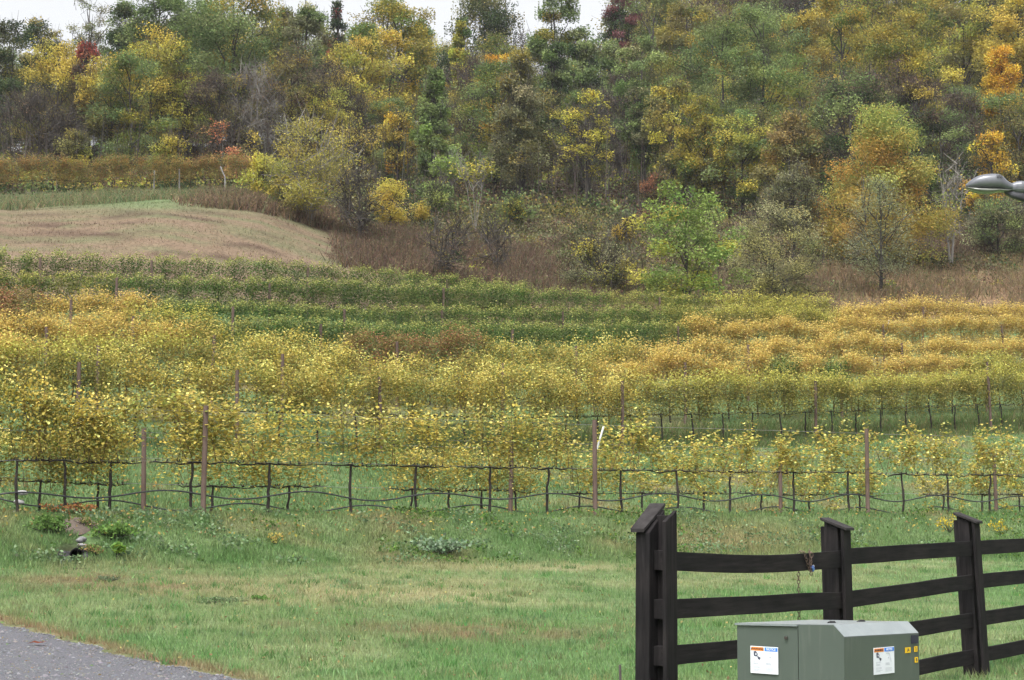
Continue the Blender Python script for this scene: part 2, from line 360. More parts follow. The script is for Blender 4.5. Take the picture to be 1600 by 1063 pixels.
leaves(g, P, R.uniform(.04, .08, len(P)), pick(R, [(.4, .32, .09), (.33, .24, .08), (.27, .2, .1)], len(P)), R, flat=.8)
tag(g.build('bank_grass', M_grass), kind='stuff')
g = MB()
P = scatter(110000, lambda x: featD(4, x) + .6, lambda x: featD(7, x) + 3, power=1.2)
c, _, _ = gcol(P[:, 0], P[:, 1]); hn = fbm(P[:, 0] * .9, P[:, 1] * .9, 25)
blades(g, P, R.uniform(.06, .16, len(P)) * (.4 + 1.3 * hn), R.uniform(.014, .03, len(P)), jit(c * 1.25, R, .22), R, .8)
P = scatter(7000, lambda x: featD(4, x) + .6, lambda x: featD(7, x) + 2); P[:, 2] += R.uniform(.03, .1, len(P))
leaves(g, P, R.uniform(.05, .09, len(P)), pick(R, [(.42, .3, .07), (.36, .24, .07), (.25, .18, .09)], len(P)), R, flat=1)
P = scatter(24000, lambda x: featD(7, x) - 1.2, lambda x: featD(8, x) - .8, 640, 1640)
blades(g, P, R.uniform(.15, .5, len(P)) * (.3 + fbm(P[:, 0], P[:, 1], 27)), R.uniform(.015, .035, len(P)), pick(R, [(.09, .16, .05), (.12, .18, .065), (.15, .19, .08), (.2, .18, .09)], len(P)), R, 1.0)
tag(g.build('vineyard_grass', M_grass), kind='stuff')
g = MB()
P = scatter(60000, lambda x: featD(13, x) + .5, lambda x: featD(17, x) + 6)
c, px, py = gcol(P[:, 0], P[:, 1])
blades(g, P, R.uniform(.04, .11, len(P)) * (.3 + 1.4 * fbm(P[:, 0] * .35, P[:, 1] * .9, 26)), R.uniform(.015, .035, len(P)), jit(c * 1.05, R, .1), R, 1.0)
tag(g.build('dry_grass', M_grass), kind='stuff')

# ------------------------------------------------------------------ leaf colours
G = [(.135, .19, .07), (.17, .225, .085), (.21, .255, .1), (.105, .15, .055)]
LG = [(.20, .27, .07), (.26, .32, .1), (.15, .22, .06)]
DG = [(.04, .065, .03), (.055, .08, .035), (.08, .09, .035)]
GY = [(.17, .195, .05), (.27, .24, .055), (.12, .16, .045), (.34, .27, .05)]
YE = [(.40, .32, .07), (.48, .39, .085), (.31, .27, .07)]
OL = [(.17, .165, .065), (.22, .20, .075), (.13, .135, .055), (.27, .22, .06)]
BR = [(.105, .076, .054), (.14, .10, .066), (.085, .066, .052), (.13, .11, .062)]
OR = [(.56, .34, .05), (.6, .41, .06), (.46, .26, .04)]
RD = [(.33, .09, .07), (.38, .14, .08), (.25, .07, .055)]
GO = [(.19, .195, .105), (.24, .235, .13), (.15, .155, .08)]
YG = [(.34, .33, .07), (.26, .29, .07), (.42, .36, .07)]

# ------------------------------------------------------------------ grapevines
VC = {'yellow': [(.46, .37, .085), (.39, .31, .08), (.32, .255, .075), (.19, .20, .06), (.25, .265, .075), (.58, .49, .16)],
      'golden': [(.42, .30, .085), (.36, .255, .075), (.28, .215, .075), (.47, .37, .12), (.3, .275, .085), (.33, .22, .08)],
      'olive': [(.30, .275, .075), (.22, .22, .065), (.39, .33, .085), (.15, .165, .055), (.25, .22, .065)],
      'green': [(.07, .125, .035), (.10, .15, .042), (.145, .18, .055), (.055, .095, .03)],
      'dull green': [(.20, .21, .06), (.135, .165, .05), (.27, .26, .075), (.10, .135, .042)],
      'reddish': [(.25, .17, .075), (.31, .23, .085), (.2, .14, .065), (.24, .11, .065), (.29, .25, .08), (.2, .18, .07)],
      'rusty': [(.32, .18, .07), (.19, .2, .075), (.36, .25, .085), (.25, .14, .065), (.15, .18, .07), (.27, .22, .08)]}
SP = 1.35
def foliage(seed, pal, n, size, hexa, lo=.78, hi=2.12, dens='full', width=SP, tip=None, hedge=False):
    rng = np.random.default_rng(seed); mb = MB()
    if dens == 'thin':                                # bare shoots with a few leaves left
        k = 13; x = rng.uniform(-width * .52, width * .52, k); z = rng.normal(.93, .03, k)
        ang = rng.normal(0, .35, k); L = rng.uniform(.6, 1.3, k); dn = rng.random(k) < .12
        A = np.stack([x, rng.normal(0, .05, k), z], 1); B = A + np.stack([np.sin(ang) * L, rng.normal(0, .12, k), np.where(dn, -.45, 1) * np.cos(ang) * L], 1)
        strips(mb, A, B, .014, pick(rng, [(.2, .13, .08), (.3, .21, .11)], k), rng)
        t = np.clip(rng.beta(1.7, .95, n), 0, 1)[:, None]; q = rng.integers(0, k, n)
        cl = rng.normal(size=(k, 3)) * .02
        P = A[q] * (1 - t) + B[q] * t + rng.normal(size=(n, 3)) * np.array([.085, .085, .07])
        c = pick(rng, pal, n) * 1.12
    else:
        nc = 40; cx = rng.uniform(-width * .56, width * .56, nc); cz = lo + .12 + (hi - lo - .2) * rng.beta(1.1, .9, nc); cy = rng.normal(0, .12, nc)
        q = rng.integers(0, nc, n); P = np.stack([cx[q] + rng.normal(0, .17, n), cy[q] + rng.normal(0, .13, n), cz[q] + rng.normal(0, .16, n)], 1)
        if hedge:                                      # clipped, closed rows
            P = np.stack([rng.uniform(-width * .54, width * .54, n), rng.uniform(-.30, .30, n), rng.uniform(lo, hi - .1, n)], 1)
            P[:, 1] = np.sign(P[:, 1]) * np.abs(P[:, 1] / .3) ** .4 * .3; P += rng.normal(0, .045, P.shape)
            P[:, 2] += .10 * np.sin(P[:, 0] * 6 + seed) + .06 * np.sin(P[:, 0] * 15 + seed * 3) + .04 * np.sin(P[:, 0] * 31 + seed); q = (np.floor((P[:, 0] + 2) * 4) * 5 + np.floor(P[:, 2] * 4)).astype(int) % nc
        P[:, 2] = np.where(P[:, 2] < lo - .25, lo + rng.uniform(0, .5, n), P[:, 2])
        cc = pick(rng, pal, nc, .1); c = np.where((rng.random(n) < .78)[:, None], cc[q] * (1 + rng.normal(0, .09, (n, 1))), pick(rng, pal, n, .08))
        k = 14; x = rng.uniform(-width * .5, width * .5, k); A = np.stack([x, rng.normal(0, .06, k), np.full(k, .95)], 1)
        B = A + np.stack([rng.normal(0, .2, k), rng.normal(0, .15, k), rng.uniform(.6, 1.25, k)], 1)
        strips(mb, A, B, .014, pick(rng, [(.14, .09, .06), (.22, .15, .08)], k), rng)
        m_ = 26; q = rng.integers(0, k, m_)               # loose shoots over the top
        P2 = B[q] + rng.normal(size=(m_, 3)) * np.array([.1, .12, .12]); P = np.concatenate([P, P2]); c = np.concatenate([c, pick(rng, pal, m_)])
    if tip is not None:                                # pale shoot tips, with light from above painted into the row tops
        tp = (P[:, 2] + rng.normal(0, .1, len(P)) > hi - (.2 if hedge else .3))[:, None]; c = np.where(tp, pick(rng, tip, len(P)), c)
    leaves(mb, P, rng.uniform(.75, 1.2, len(P)) * size, np.clip(c * 1.22, .02, .72), rng, hexa=hexa, flat=2.2, asp=.9)
    return mb.mesh('foliage', M_leaf)
FOL = {}
LIT_TIP = {'green': [(.26, .28, .08), (.20, .23, .07), (.32, .32, .10)], 'olive': [(.40, .36, .09), (.33, .32, .08)], 'dull green': [(.33, .31, .09), (.26, .26, .08)], 'golden': [(.5, .39, .12), (.45, .33, .1)]}
def get_fol(pal, dens, near):
    key = (pal, dens, near)
    if key not in FOL:
        base = abs(hash(pal + dens) % 1) + sum(map(ord, pal + dens)) * 13
        if near: n, s, hx = {'full': (2500, .058, True), 'half': (1500, .056, True), 'thin': (950, .06, True)}[dens]
        else: n, s, hx = {'full': (3400, .058, False), 'half': (420, .12, False), 'thin': (230, .12, False)}[dens]
        FOL[key] = [foliage(base + i * 101, VC[pal], n, s, hx, dens=dens if dens != 'half' else 'full', lo=(1.0 if near else (.62 if pal == 'yellow' else .8)), hi=1.9 if dens == 'half' else 2.12, tip=LIT_TIP.get(pal), hedge=(pal in ('green', 'dull green') and not near)) for i in range(3 if near else 4)]
    return random.choice(FOL[key])
TRK = []
for sd_ in range(6):
    rng = np.random.default_rng(500 + sd_); mb = MB(); z = np.linspace(-.12, .94, 9)
    w = np.cumsum(rng.normal(0, .014, (9, 2)), 0); w -= w[-1] * (z[:, None] - z[0]) / (z[-1] - z[0]) * .7; w[0] = w[1] * .5
    tube(mb, np.stack([w[:, 0], w[:, 1], z], 1), np.linspace(.030, .021, 9) * rng.uniform(.85, 1.2, 9), 6)
    tx, ty = w[-1]
    cb = MB()
    for sgn in (-1, 1):
        x = np.linspace(0, sgn * SP * .52, 8); tube(cb, np.stack([tx + x, ty + rng.normal(0, .012, 8), .935 + np.concatenate([[0], rng.normal(0, .012, 7)]) - .025 * np.sin(np.linspace(0, pi, 8))], 1), np.linspace(.017, .008, 8) * rng.uniform(.85, 1.25, 8), 5)
    for k in range(9):
        x = rng.uniform(-.6, .6); tube(cb, [[tx + x, 0, .93], [tx + x + rng.normal(0, .02), 0, .985]], [.014, .008], 4)
    TRK.append((mb.mesh('trunk', M_bark, True), cb.mesh('cordon', M_bark, True)))
ORD = ['first', 'second', 'third', 'fourth', 'fifth', 'sixth', 'seventh', 'eighth', 'ninth', 'tenth', 'eleventh', 'twelfth', 'thirteenth', 'fourteenth', 'fifteenth', 'sixteenth', 'seventeenth', 'eighteenth', 'nineteenth', 'twentieth']
def rowD(key, px): return float(np.interp(np.clip(px, 0, 1600), CC, ROWS[key][0])) * (1 + .09 * (min(px, 0) / -400 + max(px - 1600, 0) / 400))
def row_line(key, a, b):
    pts = np.array([at(x, rowD(key, x)) for x in np.linspace(a, b, 70)]); s_ = np.concatenate([[0], np.cumsum(np.linalg.norm(np.diff(pts[:, :2], axis=0), axis=1))])
    return pts, s_, np.linspace(a, b, 70)
def tint_at(key, px):
    """which colour the vines of a row have along it"""
    T = {'r1': [(480, 'yellow')], 'r2': [(400, 'yellow')],
         'r3': [(230, 'olive'), (520, 'yellow'), (960, 'yellow'), (1120, 'olive'), (1700, 'olive')],
         'r4': [(120, 'golden'), (260, 'olive'), (900, 'yellow'), (1160, 'golden'), (1290, 'green'), (1500, 'golden'), (1700, 'olive')],
         'r5': [(350, 'golden'), (540, 'yellow'), (730, 'reddish'), (960, 'yellow'), (1700, 'golden')],
         'r6': [(60, 'reddish'), (220, 'golden'), (310, 'olive'), (420, 'dull green'), (1010, 'green'), (1090, 'dull green'), (1700, 'golden')],
         'r7': [(70, 'reddish'), (210, 'golden'), (300, 'dull green'), (1000, 'green'), (1110, 'dull green'), (1290, 'olive'), (1700, 'golden')],
         'r8': [(150, 'dull green'), (940, 'green'), (1090, 'dull green'), (1700, 'olive')], 'r9': [(900, 'green')], 'u': [(900, 'rusty')]}[key]
    for x, t in T:
        if px < x: return t
    return 'yellow'
def dens_at(key, px):
    if key == 'r1': return 'full' if px < 400 else ('half' if px < 900 else 'thin')
    if key == 'r2': return 'full' if px < 330 else ('half' if px < 960 else 'thin')
    return 'full'
ADJ = {'full': 'thickly leaved', 'half': 'loosely leaved', 'thin': 'thinly leaved'}
ROWS['u'] = (np.array([112, 113, 114, 117, 122, 128, 133.]), None)
NAMES = {'r1': 'the front row', 'r2': 'the second row', 'r3': 'the third row', 'r4': 'the fourth row', 'r5': 'the fifth row', 'r6': 'the sixth row', 'r7': 'the seventh row',
         'r8': 'the eighth row', 'r9': 'the top vineyard row', 'u': 'the far row under the wood'}
POSTS = {'r1': [317, 930, 1356], 'r2': [224, 797, 1220, 1558], 'r3': [120, 370, 595, 973, 1275, 1549], 'r4': [150, 440, 786, 1071, 1316, 1542],
         'r5': [70, 330, 620, 900, 1169, 1410], 'r6': [205, 500, 800, 1060, 1383, 1573], 'r7': [110, 362, 537, 690, 880, 1442], 'r8': [180, 420, 692, 1032], 'r9': [60, 236, 480, 700], 'u': [240, 280, 395]}
SPAN = {'r1': (-190, 1760), 'r2': (-190, 1760), 'r3': (-120, 1720), 'r4': (-110, 1720), 'r5': (-100, 1710), 'r6': (-100, 1710), 'r7': (-90, 1700), 'r8': (-90, 1290), 'r9': (-90, 830), 'u': (-80, 400)}
TRUNKS = {'r1': [-178, -120, -58, 25, 98, 172, 296, 420, 546, 648, 765, 853, 970, 1058, 1140, 1240, 1325, 1410, 1480, 1545, 1612, 1680, 1745],
          'r2': [-170, -110, -40, 60, 150, 330, 448, 640, 700, 752, 803, 905, 1003, 1100, 1188, 1265, 1342, 1473, 1535, 1592, 1660, 1720]}
POST_LABEL = 'brown wooden trellis post in {}, {} from the left'
mb = MB(); tube(mb, [[0, 0, -.2], [.0, 0, 1], [0, 0, 1.97]], [.05, .048, .046], 8); PM = mb.mesh('trellis_post', M_post, True)
mb = MB(); tube(mb, [[0, 0, -.2], [.0, 0, 1], [0, 0, 1.5]], [.045, .04, .04], 8); PG = mb.mesh('trellis_post', M_grey, True)
for key in NAMES:
    near = key in ('r1', 'r2'); px0, px1 = SPAN[key]
    pts, s_, pp = row_line(key, px0, px1)
    posts = POSTS[key]; ps = np.interp(posts, pp, s_)
    for k, x in enumerate(posts):
        q = at(x, rowD(key, x) - (.34 if key != 'u' else .1))
        o = link('trellis_post', PG if key == 'u' else PM, None, q, random.uniform(0, 6))
        o.rotation_euler = (random.gauss(0, .012), random.gauss(0, .015), 0)
        if key == 'r6' and x == 1573: o.rotation_euler[1] = -.1
        tag(o, ('grey' if key == 'u' else 'brown') + f' wooden trellis post in {NAMES[key]}, {ORD[k]} from the left', 'post', f'trellis posts of {NAMES[key]}')
    if near: tr = np.interp(TRUNKS[key], pp, s_)
    else: tr = np.arange(s_[0] + .3, s_[-1], SP * (.8 if key == 'u' else 1.0)) + np.random.default_rng(len(pts)).normal(0, .05, 1)
    cnt = {}
    for sv in tr:
        q = np.array([np.interp(sv, s_, pts[:, c_]) for c_ in range(3)]); pxv = float(np.interp(sv, s_, pp)); q[2] = z1(q[0], q[1])
        e = .5; qa = np.array([np.interp(sv - e, s_, pts[:, c_]) for c_ in range(3)]); qb = np.array([np.interp(sv + e, s_, pts[:, c_]) for c_ in range(3)])
        rz = math.atan2(qb[1] - qa[1], qb[0] - qa[0]); slope = (qb[2] - qa[2]) / (np.linalg.norm(qb[:2] - qa[:2]) + 1e-6)
        jitt = random.gauss(0, 38) if not near else 0
        tn, de = tint_at(key, pxv + jitt), dens_at(key, pxv)
        nb = int((ps < sv).sum())
        if nb: bay = f'right of its {ORD[nb - 1]} post'; kk = cnt.get(nb, 0); cnt[nb] = kk + 1
        else: bay = 'left of its first post'; kk = int(((tr < ps[0]) & (tr > sv)).sum())
        lab = f'{ADJ[de] + " " if near else ""}{tn} grapevine in {NAMES[key]}, {ORD[kk]} vine {bay}'
        root = tag(empty('grapevine', q, rz), lab, 'grapevine', f'grapevines of {NAMES[key]}')
        root.rotation_euler = (0, -math.atan(slope) * .9, rz)
        t_, c_ = random.choice(TRK)
        fl = random.random() < .5
        o1 = link('trunk', t_, root); o2 = link('cordon', c_, root); f_ = link('foliage', get_fol(tn, de, near), root)
        gap = 1.0
        if near:                                         # stretch arms to the next vine
            dd = np.abs(tr - sv); dd = dd[dd > 1e-6].min(); gap = float(np.clip(dd / SP, .8, 1.25))
            o2.scale = (gap * 1.05, 1, 1)
            if key == 'r2': f_.scale = (1, 1, .94)
        f_.scale = (f_.scale[0] * gap * (-1 if fl else 1), f_.scale[1], f_.scale[2] * (random.uniform(.97, 1.03) if tn in ('green', 'dull green') else random.uniform(.9, 1.1)) * (1.0 if key == 'u' else 1))

# trellis wires and drip hoses of the front rows
for key in ('r1', 'r2', 'r3'):
    pts, s_, pp = row_line(key, *SPAN[key])
    for hgt, nm in ((.95, 'fruiting'), (1.45, 'middle'), (1.85, 'top')):
        if key == 'r3' and nm != 'fruiting': continue
        g = MB(); q = pts.copy(); q[:, 2] = zt(q[:, 0], q[:, 1]) * .3 + np.convolve(np.pad(q[:, 2], 5, 'edge'), np.ones(11) / 11, 'valid') * .7 + hgt; q[:, 1] -= .05
        tube(g, q, .004, 4); tag(g.build('trellis_wire', M_wire), f'thin grey {nm} wire strung along {NAMES[key]} of the trellis', 'wire')
    if key != 'r3':
        hh = .36 if key == 'r1' else .53
        g = MB(); x = np.linspace(0, s_[-1], 260); q = np.stack([np.interp(x, s_, pts[:, c_]) for c_ in range(3)], 1)
        q[:, 2] = np.interp(x, s_, np.convolve(np.pad(pts[:, 2], 5, 'edge'), np.ones(11) / 11, 'valid')) + hh + .075 * np.sin(x * 2 * pi / 2.9 + (1 if key == 'r1' else 2.4)) + .06 * (vnoise(x * .6, x * 0, 31) - .5)
        q[:, 1] -= .06
        tube(g, q, .016, 6); tag(g.build('drip_hose', M_hose, smooth=True), f'black drip irrigation hose sagging along {NAMES[key]} of vines', 'hose', 'drip hoses')
# white grow tube tied beside the middle front post, and one higher up
for px, D, h0, h1, lab in ((937, rowD('r1', 937) - .07, 1.36, 1.83, 'white plastic stake leaning on the middle post of the front row'), (1387, rowD('r6', 1387), 1.55, 2.1, 'small white stake beside a post in the sixth row at right')):
    q = at(px, D); g = MB(); w_ = .022 if D < 50 else .02
    tube(g, [q + [-.05, 0, h0], q + [.02, 0, (h0 + h1) / 2], q + [.09, 0, h1]], w_, 6); tag(g.build('grow_stake', M_white), lab, 'stake')

# ------------------------------------------------------------------ trees
def crown_r(t, shape):
    if shape == 'widecone': return np.clip(1.03 - t, .03, 1) ** .82 * np.clip(.6 + t * 4, 0, 1) * 1.15
    if shape == 'cone': return np.clip(1.05 - t, .04, 1) ** .75 * np.clip(t * 7, .3, 1)
    if shape == 'spire': return np.clip(1.02 - t, .05, 1) ** .55 * np.clip(.35 + t * 2.2, 0, 1)
    if shape == 'umbrella': return np.clip(1.02 - t, 0, 1) ** .55 * np.clip(.55 + t * 1.6, 0, 1)
    if shape == 'dome': return np.sqrt(np.clip(1 - t ** 2, .02, 1)) * np.clip(.5 + t * 2, 0, 1)
    return np.sqrt(np.clip(1 - (2 * t - 1) ** 2 * .93, .03, 1))       # round
def tree_meshes(seed, H, Wd, cb=.25, shape='round', pal=OL, pal2=None, split=.5, n=3500, ls=.2, twig=500, clumps=60, limbs=14, stems=1, tw_c=((.095, .078, .066), (.14, .115, .098)), tight=1.0, flat=.3, bark=M_tree, tr=1.0):
    """pal colours the crown; pal2, if given, the part of it above the fraction split (or a share of clumps when split is negative)"""
    rng = np.random.default_rng(seed); T = MB(); C = MB(); Rw = Wd / 2
    if n > 500: n = int(n * 3.8); ls *= .74; Rw *= 1.08
    twig = int(twig * .7) if twig > 600 else twig
    tops = []
    for s_ in range(stems):
        k = 9; z = np.linspace(-.3, H * .9, k); off = rng.normal(0, .012 * H, (k, 2)).cumsum(0) * (.35 if stems == 1 else .14)
        if stems > 1: an = s_ * 2 * pi / stems + rng.uniform(0, 1); off += np.outer(np.linspace(0, 1, k) ** 1.2, [cos(an), sin(an)]) * Rw * .6
        off -= off[0]; r0 = (.010 * H + .045) * tr / math.sqrt(stems)
        pt = np.stack([off[:, 0], off[:, 1], z], 1); tube(T, pt, np.linspace(r0, r0 * .12, k) , 6); tops.append(pt)
    # clump centres through the crown
    tt = rng.beta(1.05, 1.15, clumps); rr = crown_r(tt, shape) * Rw * np.sqrt(rng.uniform(.12, 1, clumps)) * rng.uniform(.75, 1.12, clumps)
    an = rng.uniform(0, 2 * pi, clumps); zc = H * (cb + (1 - cb) * tt * .97)
    Cc = np.stack([np.cos(an) * rr, np.sin(an) * rr, zc], 1)
    for q in range(min(limbs, clumps)):
        tp = tops[q % stems]; e = Cc[q]; zb = max(H * cb * .7, e[2] - rng.uniform(.15, .35) * H * .6 - rr[q] * .5)
        b = np.array([np.interp(zb, tp[:, 2], tp[:, 0]), np.interp(zb, tp[:, 2], tp[:, 1]), zb]); t = np.linspace(0, 1, 5)[:, None]
        mid = b * (1 - t) + e * t; mid[:, 2] += np.sin(t[:, 0] * pi) * .08 * (e[2] - b[2]); mid[1:4] += rng.normal(0, .03 * Rw, (3, 3))
        r_ = (.0035 * H + .018) * tr; tube(T, mid, np.linspace(r_, r_ * .25, 5), 4, cap=False)
    if twig:
        q = rng.integers(0, clumps, twig); A = Cc[q] + rng.normal(0, .10 * Rw, (twig, 3)); dr = unit(unit(A - np.array([0, 0, H * .4])) + rng.normal(0, .75, (twig, 3))); dr[:, 2] += .25
        strips(T, A - dr * rng.uniform(.2, .7, (twig, 1)), A + dr * rng.uniform(.3, .9, (twig, 1)), rng.uniform(.02, .045, twig), pick(rng, tw_c, twig), rng)
    if n:
        sg = np.array([.17, .17, .105]) * Rw * tight * (60 / clumps) ** .33; sg[2] = max(sg[2], .2)
        wt = rng.uniform(.3, 1.4, clumps); q = rng.choice(clumps, n, p=wt / wt.sum()); P = Cc[q] + np.clip(rng.normal(size=(n, 3)), -1.7, 1.7) * sg
        base = pick(rng, pal, clumps, .14); alt = pick(rng, pal2 or pal, clumps, .14)
        if split < 0: up = rng.random(clumps) < -split
        else: up = tt + rng.normal(0, .1, clumps) > split
        cc = np.where(up[:, None], alt, base); rnd = np.where(up[q][:, None], pick(rng, pal2 or pal, n), pick(rng, pal, n))
        c = np.where((rng.random(n) < .84)[:, None], cc[q] * (1 + rng.normal(0, .10, (n, 1))), rnd)
        leaves(C, P, rng.uniform(.7, 1.3, n) * ls, np.clip(c * 1.18, .015, .72), rng, flat=flat + 1.1, asp=.7)
    return T.mesh('trunk', [bark], False), (C.mesh('crown', M_leaf) if n else None)
